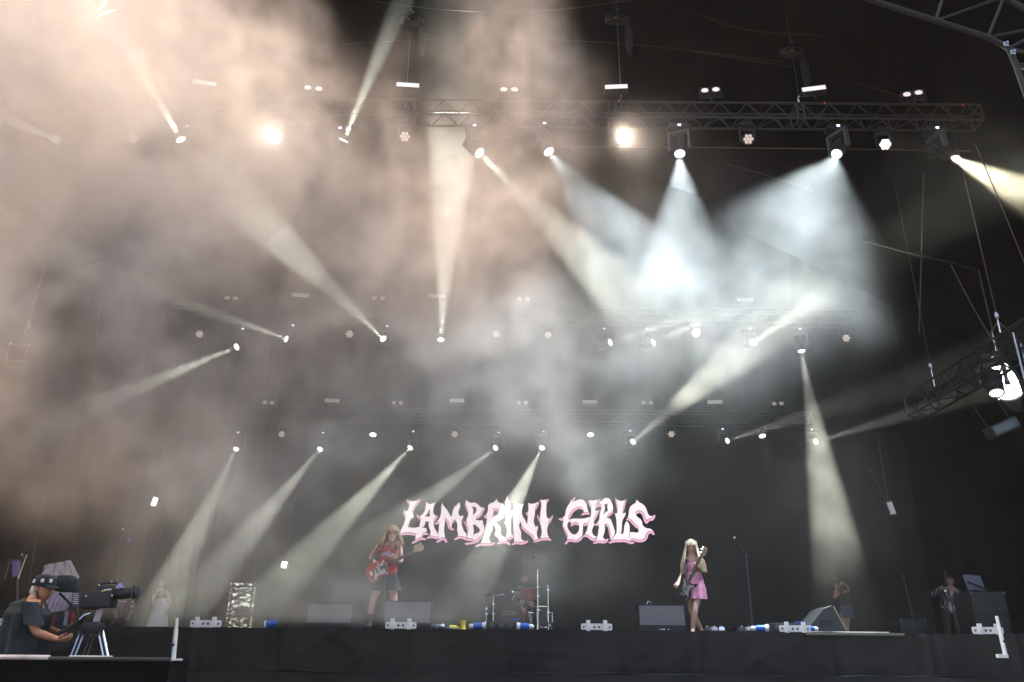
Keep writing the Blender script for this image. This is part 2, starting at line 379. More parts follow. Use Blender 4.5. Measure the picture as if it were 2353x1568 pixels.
for (px, py, tx, ty, td, pw, ha, co, lb) in [
 (543, 798, 150, 960, 17.0, 65, 4, W, 'mid truss moving head sweeping low and outward'),
 (657, 779, 300, 650, 17.0, 60, 4.5, W, 'mid truss moving head with a faint beam rising outward'),
 (880, 778, 415, 330, 13.0, 110, 5.5, W, 'mid truss moving head with the longest beam climbing over the audience'),
 (1013, 780, 1048, 220, 14.4, 330, 6.8, W, 'mid truss moving head with a tall upright beam'),
 (1403, 787, 1720, 680, 17.5, 17, 4.5, W, 'mid truss moving head, low slanting beam beside its twin'),
 (1502, 787, 1800, 660, 17.5, 17, 4.5, W, 'mid truss moving head beside the pink white glowing lamp'),
 (1732, 787, 1990, 610, 15.0, 30, 5, W, 'mid truss moving head with a bright beam rising to the wings'),
 (1842, 808, 1935, 1340, 19.0, 110, 6.5, W, 'mid truss moving head pouring a broad cone onto a raised-arms photographer'),
]: mover(P(px, py, Y2), P(tx, ty, td), lb, pw, ha, co, 0.9, 'beam moving heads on the mid truss')
PANEL_C = P(2312, 885, 17.5)
for (px, py, tx, ty, td, pw, ha, co, lb) in [
 (542, 1033, 400, 1330, 21.0, 80, 5, W, 'upstage moving head pouring a beam down by the open doorway'),
 (735, 1033, 520, 1290, 21.0, 60, 5, W, 'upstage moving head, second of the parallel slanting beams from the doorway'),
 (942, 1030, 680, 1310, 21.0, 80, 5.5, W, 'upstage moving head slanting over the singer in red'),
 (1138, 1030, 960, 1165, 22.0, 50, 5, W, 'upstage moving head with a faint beam over the first letters'),
 (1245, 1030, 1050, 1420, 19.5, 130, 5.5, W, 'upstage moving head whose beam crosses the lettering to the floor'),
 (1455, 1015, 1830, 700, 17.0, 110, 5.5, W, 'upstage moving head with a bright beam climbing to the lamp glow'),
 (1672, 1013, 1900, 940, 21.5, 75, 4.5, W, 'upstage moving head with a short low beam'),
 (1875, 1015, PANEL_C, 0, 0, 55, 2.8, W, 'upstage moving head lighting the white disc in the wings'),
]: mover(P(px, py, Y3), tx if isinstance(tx, Vector) else P(tx, ty, td), lb, pw, ha, co, 0.85, 'beam moving heads on the upstage truss')

FRONT = Vector((0, 0, 2.5))
for (px, py, st, pw, ha, lb) in [
 (305, 316, 'off', 0, 0, 'dim seven cell wash head veiled by thick smoke'),
 (632, 318, 'hot', 85, 50, 'wash head blazing warm white through the thick smoke'),
 (930, 314, 'off', 0, 0, 'dim seven cell wash head between two strobes'),
 (1430, 318, 'hot', 85, 50, 'wash head blazing warm white beside the blue white beams'),
 (1720, 320, 'off', 0, 0, 'dim seven cell wash head against the black roof'),
 (2035, 332, 'lit', 4, 25, 'bright flat lit wash head near the truss end'),
]: wash(P(px, py, Y1), FRONT + Vector((P(px, py, Y1).x * 0.75, 0, 0)), lb, st, pw, ha, group='wash heads on the front truss')
for (px, py, st, pw, ha, lb) in [
 (458, 768, 'off', 0, 0, 'dim wash head at the smoky end of the mid truss'),
 (803, 768, 'off', 0, 0, 'dim mid truss wash head beside the longest beam'),
 (1140, 768, 'off', 0, 0, 'dim mid truss wash head, one of a close pair, by the upright beam'),
 (1260, 770, 'off', 0, 0, 'dim mid truss wash head, one of a close pair, away from the upright beam'),
 (1600, 765, 'hot', 8, 40, 'pink white blazing wash head on the mid truss'),
 (1945, 777, 'off', 0, 0, 'dim wash head at the dark end of the mid truss'),
]: wash(P(px, py, Y2), FRONT + Vector((P(px, py, Y2).x * 0.75, 0, 0)), lb, st, pw, ha, color=(1.0, 0.82, 0.84), scale=0.95, group='wash heads on the mid truss')
for (px, py, st, lb) in [
 (647, 998, 'off', 'dim upstage wash head above the doorway'), (857, 1000, 'lit', 'lit upstage wash head dropping a small cone above the singer in red'),
 (1045, 998, 'off', 'dim upstage wash head above the first word'), (1357, 1000, 'lit', 'lit upstage wash head dropping a small cone above the second word'),
 (1543, 998, 'off', 'dim upstage wash head past the end of the lettering'), (1752, 1003, 'lit', 'lit upstage wash head dropping a small cone among low slanting beams'),
]:
    c = P(px, py, Y3); wash(c, c + Vector((0, -1.2, -3)) if st == 'lit' else FRONT + Vector((c.x * 0.75, 0, 0)), lb, st, 9 if st == 'lit' else 0, 13, scale=0.95, group='wash heads on the upstage truss')
PL = {720: 'beside the thick bright smoke', 1170: 'above the tall upright beam', 1632: 'above the straight down beam', 2097: 'at the dark truss end', 252: 'lost in the thickest smoke'}
for px, py in ((252, 202), (720, 206), (1170, 209), (1632, 210), (2097, 218)): twin(P(px, py, Y1 - 0.05), 'twin blinder lamp on the front truss ' + PL[px], 0.98)
SL = {470: 'veiled by thick smoke', 937: 'under the first hoist', 1416: 'under the second hoist', 1870: 'beside the third hoist'}
for px, py in ((470, 193), (937, 198), (1416, 202), (1870, 206)): strobe(P(px, py, Y1 - 0.05), 'white strobe panel on the front truss ' + SL[px], 0.98)
for px, py, w in ((532, 687, 'farthest into the smoke'), (870, 687, 'over the longest beam'), (1203, 689, 'over a pair of dim wash heads')): twin(P(px, py, Y2), 'twin blinder lamp on the mid truss, ' + w, 0.95, True)
for px, py, w in ((690, 680, 'deep in the brown smoke'), (1005, 682, 'behind the tall upright beam'), (1712, 690, 'behind the wide blue cone')): strobe(P(px, py, Y2), 'strobe panel on the mid truss, ' + w, 0.95, True)
for i, (px, py) in enumerate(((617, 927), (913, 927), (1200, 927), (1487, 927), (1787, 929))):
    twin(P(px, py, Y3), 'twin blinder lamp on the upstage truss, ' + ('above the open doorway', 'above the singer in red', 'above the first word', 'above the second word', 'above the low slanting beams')[i], 0.95, True)
for i, (px, py) in enumerate(((763, 922), (1050, 922), (1355, 925), (1643, 925))):
    strobe(P(px, py, Y3), 'strobe panel on the upstage truss, ' + ('between doorway and singer', 'above the first letters', 'above the gap between the words', 'past the last letter')[i], 0.95, True)
# ------------------------------------------------------------------ LED screen with the lettering
def ZC(x0, y0, s):                   # a tracing taken from an enlargement, back to the 2353-wide photograph
    return lambda X, Y: ((x0 + X / s) * 0.9412, (y0 + Y / s) * 0.9412)
ZA, ZB, ZCc = ZC(970, 1200, 11.2), ZC(1160, 1200, 11.2), ZC(1350, 1200, 9.05)
YS = 26.3
M_SCREEN = mat('led_screen_dark', (0.0040, 0.0038, 0.0042), 0.85, emit=(0.80, 0.62, 0.78), estr=0.0004, noise=(5, 0.2))
M_LETTER = mat('led_letter', (0.1, 0.1, 0.1), 0.8, emit=(1.0, 0.83, 0.86), estr=0.46, noise=(3.5, 0.2))
M_STROKE = mat('led_pink', (0.1, 0.05, 0.08), 0.8, emit=(1.0, 0.50, 0.72), estr=0.40)
M_OUTL = mat('led_outline', (0.02, 0.01, 0.015), 0.8, emit=(0.30, 0.14, 0.2), estr=0.12)
scr = empty('led_screen', (P(1210, 1200, YS).x, YS, STAGE_Z), 0, 'dark LED screen upstage showing LAMBRINI GIRLS in flaming pale pink letters', 'screen')
sx0, sx1 = P(690, 1200, YS).x, P(2110, 1200, YS).x; sz1 = P(1176, 985, YS).z
def sl(p): return Vector((p.x - scr.location.x, p.y - scr.location.y, p.z - scr.location.z))
MB().box(((sx0 + sx1) / 2 - scr.location.x, 0.1, (sz1 - STAGE_Z) / 2), (sx1 - sx0, 0.16, sz1 - STAGE_Z)).build('panel', M_SCREEN, scr)
def flat_letter(zf, outline, holes, name):
    cu = bpy.data.curves.new('tmp', 'CURVE'); cu.dimensions = '2D'; cu.fill_mode = 'BOTH'; cu.extrude = 0.004
    for pts in [outline] + holes:
        pts = smooth_poly([Vector(q) for q in pts])
        sp = cu.splines.new('POLY'); sp.points.add(len(pts) - 1); sp.use_cyclic_u = True
        for i, (X, Y) in enumerate(pts):
            q = sl(P(*zf(X, Y), YS)); sp.points[i].co = (q.x, q.z, 0, 1)
    to = bpy.data.objects.new('tmp', cu); COL.objects.link(to)
    dg = bpy.context.evaluated_depsgraph_get(); me = bpy.data.meshes.new_from_object(to.evaluated_get(dg)); me.name = name
    bpy.data.objects.remove(to); bpy.data.curves.remove(cu)
    return me
def smooth_poly(pts):                # one corner-cutting pass that keeps the sharp tips
    out = []; n = len(pts)
    for i in range(n):
        a, b, c = pts[i - 1], pts[i], pts[(i + 1) % n]
        u, v = a - b, c - b
        if u.length < 1 or v.length < 1 or u.normalized().dot(v.normalized()) > -0.35: out.append(b)
        else: out += [b + u * 0.25, b + v * 0.25]
    return out
LET = [
 (ZA, [(265,200),(330,265),(430,275),(540,255),(605,210),(560,310),(480,380),(440,450),(410,540),(440,640),(445,730),(400,720),(350,780),(320,870),(290,970),(380,995),(500,995),(570,975),(600,985),(690,990),(800,1010),(800,1110),(690,1140),(670,1200),(690,1260),(590,1290),(490,1350),(500,1190),(540,1150),(380,1150),(250,1130),(130,1150),(85,1170),(80,1090),(150,960),(200,840),(225,700),(180,590),(185,490),(230,545),(280,530),(310,470),(340,350)], []),
 (ZA, [(785,270),(830,340),(920,345),(1000,320),(1050,285),(1010,370),(980,480),(985,600),(1020,650),(1080,660),(1020,740),(1000,830),(1000,980),(1060,1080),(1100,1140),(1125,1270),(1000,1225),(870,1220),(900,1180),(915,1100),(880,1020),(850,900),(870,830),(770,820),(760,900),(700,985),(590,985),(620,880),(640,760),(620,665),(690,640),(740,560),(780,420)], [[(860,490),(890,510),(880,620),(900,690),(750,690),(830,600)]]),
 (ZA, [(1220,285),(1245,370),(1330,470),(1400,570),(1440,660),(1470,690),(1500,650),(1510,560),(1550,430),(1640,370),(1680,300),(1720,340),(1720,430),(1670,540),(1670,620),(1730,690),(1800,650),(1810,700),(1760,780),(1755,880),(1790,1010),(1830,1110),(1890,1140),(1890,1295),(1780,1240),(1640,1240),(1670,1170),(1630,1060),(1650,930),(1620,820),(1560,750),(1550,850),(1480,900),(1490,1010),(1410,970),(1385,850),(1290,720),(1300,660),(1285,700),(1305,850),(1280,1000),(1280,1130),(1310,1290),(1240,1275),(1170,1310),(1135,1335),(1135,1270),(1110,1160),(1130,1100),(1145,880),(1140,840),(1080,830),(1180,700),(1195,600),(1205,420)], []),
 (ZB, [(-250,230),(-265,340),(-210,450),(-185,560),(-200,700),(-250,790),(-220,880),(-195,1000),(-205,1140),(-230,1300),(-100,1310),(-70,1330),(-130,1400),(-20,1370),(80,1290),(150,1220),(210,1180),(255,1000),(215,860),(200,790),(100,800),(0,770),(140,660),(240,450),(140,440),(80,350),(0,300),(-150,320)], [[(-90,420),(0,410),(40,480),(30,560),(-50,650),(-60,600),(-50,500)], [(-60,920),(10,900),(50,960),(120,1010),(135,1080),(100,1130),(0,1160),(-60,1200),(-30,1080),(-50,980)]]),
 (ZB, [(585,195),(610,280),(680,320),(750,330),(810,400),(815,500),(800,640),(720,740),(560,780),(600,870),(690,960),(715,1040),(690,1120),(720,1200),(810,1250),(870,1310),(880,1380),(760,1370),(650,1390),(640,1280),(540,1220),(530,1150),(570,1060),(540,970),(465,870),(490,960),(470,1080),(400,1200),(380,1300),(420,1390),(500,1410),(300,1430),(150,1450),(170,1380),(220,1220),(270,1000),(310,880),(325,720),(290,640),(350,560),(355,440),(350,380),(400,330),(480,315),(550,270)], [[(490,460),(560,490),(685,480),(640,530),(650,590),(620,650),(520,670),(460,710),(500,620),(505,530)]]),
 (ZB, [(890,105),(900,170),(920,280),(960,250),(970,380),(960,480),(970,530),(1020,500),(1030,640),(980,740),(980,900),(975,1080),(1000,1180),(1045,1220),(1035,1260),(885,1305),(835,1250),(860,1170),(870,1050),(850,960),(800,860),(780,830),(830,820),(815,640),(830,480),(830,350),(825,260),(860,180)], []),
 (ZB, [(1065,275),(1110,320),(1220,345),(1330,345),(1290,440),(1275,560),(1290,660),(1370,800),(1420,890),(1430,820),(1450,700),(1400,590),(1460,550),(1460,440),(1455,310),(1520,345),(1640,330),(1740,280),(1660,410),(1630,520),(1640,640),(1600,760),(1600,860),(1650,980),(1710,940),(1720,1010),(1680,1110),(1690,1220),(1735,1300),(1600,1340),(1590,1270),(1540,1180),(1420,1110),(1310,1010),(1260,900),(1250,820),(1200,910),(1195,960),(1250,1080),(1260,1180),(1250,1270),(1290,1340),(1400,1360),(1300,1410),(1200,1410),(1060,1390),(1070,1320),(1055,1250),(1050,1000),(1035,700),(1045,480)], []),
 (ZB, [(1770,225),(1870,240),(1970,220),(1950,330),(1945,500),(1950,680),(1995,755),(2070,720),(2115,640),(2110,740),(2040,850),(1980,950),(1965,1070),(1980,1180),(2030,1280),(1900,1290),(1765,1305),(1810,1210),(1825,1100),(1810,980),(1780,880),(1700,690),(1690,620),(1730,720),(1780,730),(1790,550),(1810,420),(1810,320)], []),
 (ZCc, [(415,165),(420,230),(470,225),(560,180),(640,175),(710,215),(750,290),(755,390),(795,460),(680,465),(670,390),(620,340),(560,330),(470,380),(400,460),(350,570),(350,630),(430,600),(560,605),(700,600),(825,560),(785,700),(680,710),(660,800),(660,950),(600,1050),(520,1090),(440,1080),(370,1050),(310,1070),(325,1000),(260,900),(220,820),(215,720),(240,640),(200,590),(270,540),(280,430),(320,330),(370,260)], [[(325,700),(380,650),(400,720),(470,690),(540,690),(580,750),(585,830),(540,930),(470,960),(400,930),(340,840),(315,770)]]),
 (ZCc, [(790,200),(880,205),(1000,180),(960,280),(930,370),(940,440),(1020,410),(970,520),(910,600),(900,680),(920,740),(870,820),(860,900),(900,980),(970,1000),(910,1060),(830,1030),(780,960),(700,950),(760,850),(775,700),(795,690),(835,560),(845,460),(850,370)], []),
 (ZCc, [(1010,230),(1080,210),(1130,155),(1190,140),(1250,160),(1310,260),(1330,360),(1320,470),(1240,550),(1170,590),(1270,600),(1310,700),(1350,820),(1380,940),(1265,1075),(1270,960),(1230,780),(1190,710),(1140,720),(1150,850),(1130,930),(1100,1010),(1130,1060),(1220,1050),(1160,1110),(1060,1110),(940,1100),(990,980),(1010,850),(1020,740),(960,700),(1020,650),(1030,560),(1040,460),(1080,350),(1050,290)], [[(1130,290),(1215,270),(1200,350),(1220,430),(1160,460),(1105,525),(1140,430),(1150,350)]]),
 (ZCc, [(1410,170),(1450,205),(1530,215),(1620,180),(1590,300),(1535,430),(1540,490),(1610,470),(1600,530),(1530,640),(1520,780),(1520,850),(1500,930),(1540,950),(1570,880),(1580,740),(1630,650),(1695,740),(1695,900),(1675,1000),(1730,1090),(1650,1090),(1550,1075),(1480,1095),(1380,1075),(1280,1080),(1390,950),(1410,900),(1410,720),(1400,590),(1365,480),(1410,490),(1430,430),(1400,300)], []),
 (ZCc, [(1850,180),(1900,240),(2000,290),(2060,370),(2090,480),(2140,550),(2225,540),(2180,600),(2110,600),(2060,690),(2020,580),(2000,480),(1940,425),(1870,430),(1825,480),(1850,560),(1920,600),(1970,660),(1980,760),(2070,820),(2150,820),(2220,880),(2230,910),(2140,880),(2090,920),(2060,1040),(1980,1090),(1860,1080),(1780,1040),(1740,1040),(1745,1095),(1685,1000),(1705,900),(1780,900),(1850,920),(1900,890),(1890,830),(1800,770),(1740,700),(1700,620),(1650,590),(1680,500),(1675,430),(1700,350),(1760,290),(1830,260)], []),
]
for k, (zf, ol, hs) in enumerate(LET):
    me = flat_letter(zf, ol, hs, 'letter'); me.materials.append(M_LETTER)
    child('letter', me, scr, Matrix.Translation((0, 0.008, 0)) @ Matrix.Rotation(R(90), 4, 'X'))
STROKES = {
 0: [[(90,1190),(250,1155),(380,1170),(510,1190)],[(400,1420),(520,1360),(620,1290),(720,1300),(770,1330)],[(690,1200),(740,1150),(850,1180)],[(810,1275),(950,1245),(1120,1295)],[(1070,1395),(1180,1330),(1250,1290),(1320,1330),(1350,1400)],[(1560,1320),(1680,1265),(1800,1265),(1900,1330),(2090,1320)],[(1850,1440),(2000,1430),(2240,1350)],[(1300,740),(1390,860),(1400,960),(1440,1040),(1560,1040)],[(1025,880),(1140,870)],[(255,215),(325,350)],[(630,215),(560,320),(460,440),(425,560)],[(168,580),(222,700)],[(1845,330),(1925,560)],[(1565,790),(1485,900)],[(1100,670),(1025,820)],[(530,640),(620,760)],[(1805,815),(1890,900),(1930,1100)]],
 1: [[(10,1510),(150,1450),(300,1460),(440,1460),(540,1410)],[(600,1430),(750,1385),(880,1400),(960,1470)],[(1010,1460),(1130,1400),(1250,1445),(1380,1400),(1440,1360)],[(1590,1390),(1800,1320),(1950,1300),(2080,1330)],[(550,800),(650,790),(800,690)],[(20,750),(140,680),(260,450)],[(0,1390),(100,1300),(200,1220)],[(1260,970),(1400,1120),(1530,1190),(1600,1310)],[(890,1310),(1050,1260)],[(510,515),(645,515)],[(1700,660),(1780,860)],[(2125,680),(1990,930)],[(1640,520),(1750,300)],[(1960,300),(2010,215)],[(240,660),(310,740)],[(1385,580),(1440,660)]],
 2: [[(270,1170),(350,1070),(500,1115),(600,1080),(650,1000)],[(660,1000),(750,970),(850,1070),(940,1080)],[(890,1150),(1000,1110),(1150,1140),(1220,1050)],[(1230,1140),(1400,1090),(1480,1110),(1580,1085),(1720,1150),(1790,1130)],[(1740,1050),(1850,1100),(1980,1110),(2070,1040),(2080,940),(2160,890),(2240,960)],[(125,605),(235,640)],[(355,600),(420,450),(570,345),(660,400)],[(630,520),(720,480),(810,500)],[(390,770),(480,700),(570,740)],[(1620,620),(1690,620),(1780,730),(1890,830)],[(1830,500),(1900,440),(1990,490),(2020,620),(2060,720),(2120,620),(2200,640),(2250,520)],[(430,220),(495,130)],[(775,205),(840,360)],[(940,400),(1040,160)],[(965,340),(1030,300),(1065,340)],[(1200,565),(1330,450)],[(1540,480),(1620,170)],[(1380,140),(1425,400)],[(680,760),(770,720)],[(925,740),(1015,740)],[(1150,740),(1230,760),(1265,1030)],[(905,660),(1020,420)],[(225,780),(330,1010)]],
}
for zi, zf in ((0, ZA), (1, ZB), (2, ZCc)):
    for pts in STROKES[zi]:
        ps = [sl(P(*zf(*q), YS)) for q in pts]
        fine = []
        for i in range(len(ps) - 1):
            for k in range(3): fine.append(ps[i].lerp(ps[i + 1], k / 3))
        fine.append(ps[-1])
        if len(ps) > 2:                # soften the corners
            for _ in range(2): fine = [fine[0]] + [(fine[i - 1] + fine[i] * 2 + fine[i + 1]) / 4 for i in range(1, len(fine) - 1)] + [fine[-1]]
        slope = abs((ps[-1] - ps[0]).normalized().x)
        for w, mm, off, nm in ((0.024 + 0.026 * slope, M_OUTL, -0.004, 'letter_outline'), (0.012 + 0.020 * slope, M_STROKE, -0.009, 'letter_shadow')):
            mb = MB(); vv = []
            for i, q in enumerate(fine):
                t = (fine[min(i + 1, len(fine) - 1)] - fine[max(i - 1, 0)]).normalized(); nrm = Vector((-t.z, 0, t.x))
                e = w * (0.55 if i in (0, len(fine) - 1) else 1.0)
                for sgn in (1, -1): vv.append(q + nrm * e * sgn + Vector((0, off, 0)))
            mb.add(vv, [[2 * i, 2 * i + 1, 2 * i + 3, 2 * i + 2] for i in range(len(fine) - 1)])
            mb.build(nm, mm, scr)

# ------------------------------------------------------------------ roof arch truss at the canopy front
YA = 11.15
def arch(off):
    pts = []
    key = [P(1176, -330, YA), P(2000, 0, YA), P(2150, 48, YA), P(2270, 86, YA), P(2318, 112, YA), P(2335, 150, YA), P(2362, 260, YA), P(2385, 420, YA), P(2390, 700, YA)]
    key[0].x = 0.0; key[0].z = key[1].z + 0.42 * key[1].x
    xc = key[5].x + 0.04
    key = key[:6] + [Vector((xc, YA, key[5].z - dz)) for dz in (0.7, 3.0, 7.0, key[5].z - 0.05)]
    half = []
    for i, k in enumerate(key):
        a = key[max(i - 1, 0)]; b = key[min(i + 1, len(key) - 1)]; t = (b - a).normalized(); n = Vector((-t.z, 0, t.x))
        if (i <= 4 and n.z < 0) or (i > 4 and n.x < 0): n = -n
        half.append(k + n * off)
    return [Vector((-q.x, q.y, q.z)) for q in half[::-1]][:-1] + half
inner, outer = arch(0.0), arch(1.05)
at_ = empty('roof_truss', (0, YA, STAGE_Z), 0, 'dark arched roof truss framing the canopy front', 'truss')
def atl(p): return p - Vector((0, YA, STAGE_Z))
M_RUST = mat('dark_truss', (0.014, 0.013, 0.012), 0.6, 0.2)
MB().tube([atl(p) for p in inner], 0.05, 8).build('lower_chord', M_RUST, at_, True)
MB().tube([atl(p) for p in outer], 0.05, 8).build('upper_chord', M_RUST, at_, True)
fine_i = []; fine_o = []
for i in range(len(inner) - 1):
    n = max(1, int(round((inner[i + 1] - inner[i]).length / 1.0)))
    for k in range(n): fine_i.append(inner[i].lerp(inner[i + 1], k / n)); fine_o.append(outer[i].lerp(outer[i + 1], k / n))
for i in range(len(fine_i) - 1):
    MB().tube([atl(fine_i[i]), atl(fine_o[i])], 0.03, 6).build('strut', M_RUST, at_, True)
    MB().tube([atl(fine_i[i]), atl(fine_o[i + 1])], 0.026, 6).build('strut', M_RUST, at_, True)
for p in (P(2310, 103, YA - 0.06), P(2326, 122, YA - 0.06)): MB().box((0, 0, 0), (0.09, 0.05, 0.09), Matrix.Translation(atl(p)), bev=0.01).tube([atl(p) + Vector((0, -0.02, 0)), atl(p) + Vector((0, -0.07, 0))], 0.025, 8).build('corner_bolt', M_STEEL, at_, True)
# the canopy skin rests on the outer chord and runs back over the stage
prof = [Vector((-14.0, YA, 11.2))] + outer[6:-6] + [Vector((20.0, YA, 10.4))]
N_ = len(prof)
roof = MB().grid(lambda u, v: prof[int(round(u * (N_ - 1)))] + Vector((0, 0.05 + 16.4 * v, 0.08 + 5.0 * min(1.0, v * 2.5) * (1 - abs(2 * u - 1) ** 6))), N_ - 1, 6).build('stage_roof', M_ROOF, smooth=True)
tag(roof, 'black arched canopy roof over the stage', 'roof', kind='structure')

# ------------------------------------------------------------------ hoists, cables, side truss
M_CHAIN = mat('hoist_chain', (0.32, 0.31, 0.30), 0.35, 0.9)
M_BAG = mat('chain_bag', (0.02, 0.02, 0.022), 0.9)
M_ROPE = mat('dull_rope', (0.07, 0.058, 0.045), 0.8)
M_LABEL = mat('pale_label', (0.6, 0.58, 0.5), 0.7)
M_YEL = mat('yellow_plastic', (0.75, 0.55, 0.03), 0.5)
M_RED = mat('red_plastic', (0.5, 0.05, 0.03), 0.5)
def hoist(px, py, y, ztruss, label, s=1.0, chainbag=True):
    c = P(px, py, y); t = empty('chain_hoist', c, 0, label, 'hoist', 'chain hoists under the roof')
    MB().box((0, 0, 0), (0.34 * s, 0.20 * s, 0.20 * s), bev=0.03).tube([(-0.26 * s, 0, 0), (-0.17 * s, 0, 0)], 0.09 * s, 12).tube([(0.17 * s, 0, 0), (0.26 * s, 0, 0)], 0.08 * s, 12).build('motor_body', M_BLACK, t, True)
    for k in (-0.10, -0.06, 0.05, 0.09): MB().box((k * s, -0.105 * s, 0), (0.012, 0.012, 0.15 * s)).build('cooling_rib', M_STEEL, t)
    MB().tube([(0, 0, 0.10 * s), (0, 0, 0.2 * s), (0.05, 0, 0.26 * s), (0, 0, 0.32 * s), (-0.04, 0, 0.27 * s)], 0.016, 6).build('hook', M_STEEL, t, True)
    MB().tube([(0, 0, 0.3 * s), (0, 0, 2.2)], 0.018, 6).build('sling', M_BAG, t, True)
    ch = MB(); z = -0.1 * s; n = 0
    L = c.z - ztruss
    while -z < L - 0.05:
        ch.box((0, 0, z), (0.020 if n % 2 else 0.008, 0.008 if n % 2 else 0.020, 0.045)); z -= 0.05; n += 1
    ch.build('chain', M_CHAIN, t)
    MB().tube([(-0.02, 0, -L + 0.36), (-0.02, 0, -L + 0.28), (0.03, 0, -L + 0.2), (-0.01, 0, -L + 0.12)], 0.022, 6).ball((0, 0, -L + 0.40), 0.04, 8, 6).build('load_hook', M_STEEL, t, True)
    if chainbag:
        MB().tube([(0.22 * s, 0.05, -0.10 * s), (0.25 * s, 0.05, -0.3), (0.26 * s, 0.05, -0.75), (0.25 * s, 0.05, -0.95)], [0.05, 0.085, 0.09, 0.05], 10).build('chain_bag', M_BAG, t, True)
    MB().box((-0.05, -0.104 * s, -0.05), (0.05, 0.008, 0.03)).build('label_plate', M_YEL, t)
    for a in (-1, 1): MB().tube([(0, 0, -L + 0.12), (a * 0.16, -CH, -L - 0.02)], 0.010, 6).build('bridle', M_BAG, t)
    return t
hoist(945, 48, Y1 + 0.1, Z1 + 2 * CH, 'chain hoist above the first clear strobe panel, steel ribs glinting')
hoist(1418, 45, Y1 + 0.1, Z1 + 2 * CH, 'chain hoist above the second clear strobe panel')
hoist(1820, 120, Y1 + 0.1, Z1 + 2 * CH, 'chain hoist with coloured labels against the black roof')

CABLES = [
 ([(690, 108), (950, 92), (1150, 87), (1350, 95), (1500, 106), (1800, 142)], 15.5, 0.008, 'thin sagging roof cable between the hoists'),
 ([(860, 4), (1000, 22), (1180, 32), (1330, 18), (1480, -4)], 13.5, 0.008, 'thin roof cable drooping from the top between two hoists'),
 ([(1590, 28), (1680, 62), (1760, 76), (1890, 82)], 15.0, 0.008, 'thin cable running under the black roof past the second hoist'),
 ([(1590, 118), (1700, 135), (1820, 155)], 15.5, 0.008, 'short thin cable leading to the third hoist'),
 ([(1965, 190), (2060, 218), (2185, 250)], 14.4, 0.008, 'thin cable slanting down beside the last twin blinder'),
 ([(1215, 337), (1400, 338), (1800, 341), (2230, 347)], 14.25, 0.012, 'straight slack line strung behind the front truss heads'),
 ([(1670, 378), (1760, 402), (1870, 440)], 15.0, 0.008, 'thin cable behind the straight down beam'),
 ([(2122, 400), (2118, 560), (2112, 765)], 15.5, 0.012, 'dark upright cable dropping in the dim wing'),
 ([(2185, 610), (2240, 715), (2300, 815)], 14.0, 0.010, 'cable slanting down to the side truss'),
 ([(146, 395), (118, 540), (105, 612), (68, 742)], 10.8, 0.015, 'pale rope slanting through the brown smoke'),
 ([(175, 420), (160, 480), (60, 590)], 11.0, 0.008, 'faint rope crossing behind the pale rope'),
 ([(300, 380), (282, 440), (240, 560), (220, 810)], 11.5, 0.009, 'faint long rope hanging in the smoke'),
 ([(330, 470), (310, 560), (290, 640)], 11.8, 0.007, 'short faint rope in the smoke beside the longest beam'),
 ([(440, 470), (425, 520), (421, 565)], 12.0, 0.007, 'short thin cord hanging under the front truss'),
 ([(190, 610), (320, 575), (440, 548)], 12.5, 0.010, 'faint level line strung through the smoke'),
 ([(100, 1125), (88, 1220), (66, 1340)], 13.2, 0.010, 'pale line slanting down behind the camera operator'),
 ([(290, 1230), (268, 1300), (255, 1335)], 14.0, 0.005, 'thin line beside the tall microphone stand'),
 ([(1998, 1075), (2030, 1140), (2046, 1180)], 17.0, 0.010, 'cable holding the grey tube light'),
 ([(2170, 1310), (2192, 1410), (2205, 1450)], 14.0, 0.010, 'pole-like cable hanging behind the dark jacket'),
 ([(2075, 1320), (2100, 1430), (2105, 1450)], 15.0, 0.008, 'thin cable hanging between the photographers'),
 ([(2240, 330), (2300, 470), (2360, 620)], 13.0, 0.009, 'dark cable slanting down behind the lime beam'),
]
for pts, y, r, lb in CABLES:
    ps = [P(a, b, y) for a, b in pts]; c = ps[-1]
    fine = []
    for i in range(len(ps) - 1):
        for k in range(4): fine.append(ps[i].lerp(ps[i + 1], k / 4))
    fine.append(ps[-1])
    for _ in range(2): fine = [fine[0]] + [(fine[i - 1] + 2 * fine[i] + fine[i + 1]) / 4 for i in range(1, len(fine) - 1)] + [fine[-1]]
    o = MB().tube([q - c for q in fine], r, 6).build('rigging_cable', M_ROPE, None, True); o.location = c
    tag(o, lb, 'cable', 'rigging lines')
hk = MB().tube([(0, 0, 0.30), (-0.01, 0, 0.12), (0.03, 0, 0.02), (0.07, 0, -0.01)], [0.012, 0.022, 0.018, 0.004], 8).build('rope_hook', M_STEEL, None, True); hk.location = P(94, 512, 10.6); tag(hk, 'small bright curved hook hanging in the brown smoke', 'hook')
fr_ = empty('rigging_square', P(40, 812, 11.0), R(8), 'small square rigging frame hanging in the brown smoke', 'frame')
fw_ = 20 * pxm(40, 812, 11.0)
for a_, b_ in (((-1, -1), (1, -1)), ((1, -1), (1, 1)), ((1, 1), (-1, 1)), ((-1, 1), (-1, -1))):
    MB().tube([(a_[0] * fw_, 0, a_[1] * fw_), (b_[0] * fw_, 0, b_[1] * fw_)], 0.016, 6).build('bar', M_ROPE, fr_, True); MB().ball((a_[0] * fw_, 0, a_[1] * fw_), 0.028, 8, 6).build('corner', M_STEEL, fr_, True)
MB().tube([(0, 0, fw_), (0.05, 0, 0.9)], 0.008, 6).build('hanger', M_ROPE, fr_, True)
rc_ = empty('rope_clamp', P(66, 748, 10.8), 0, 'steel clamp at the foot of the pale slanting rope', 'clamp')
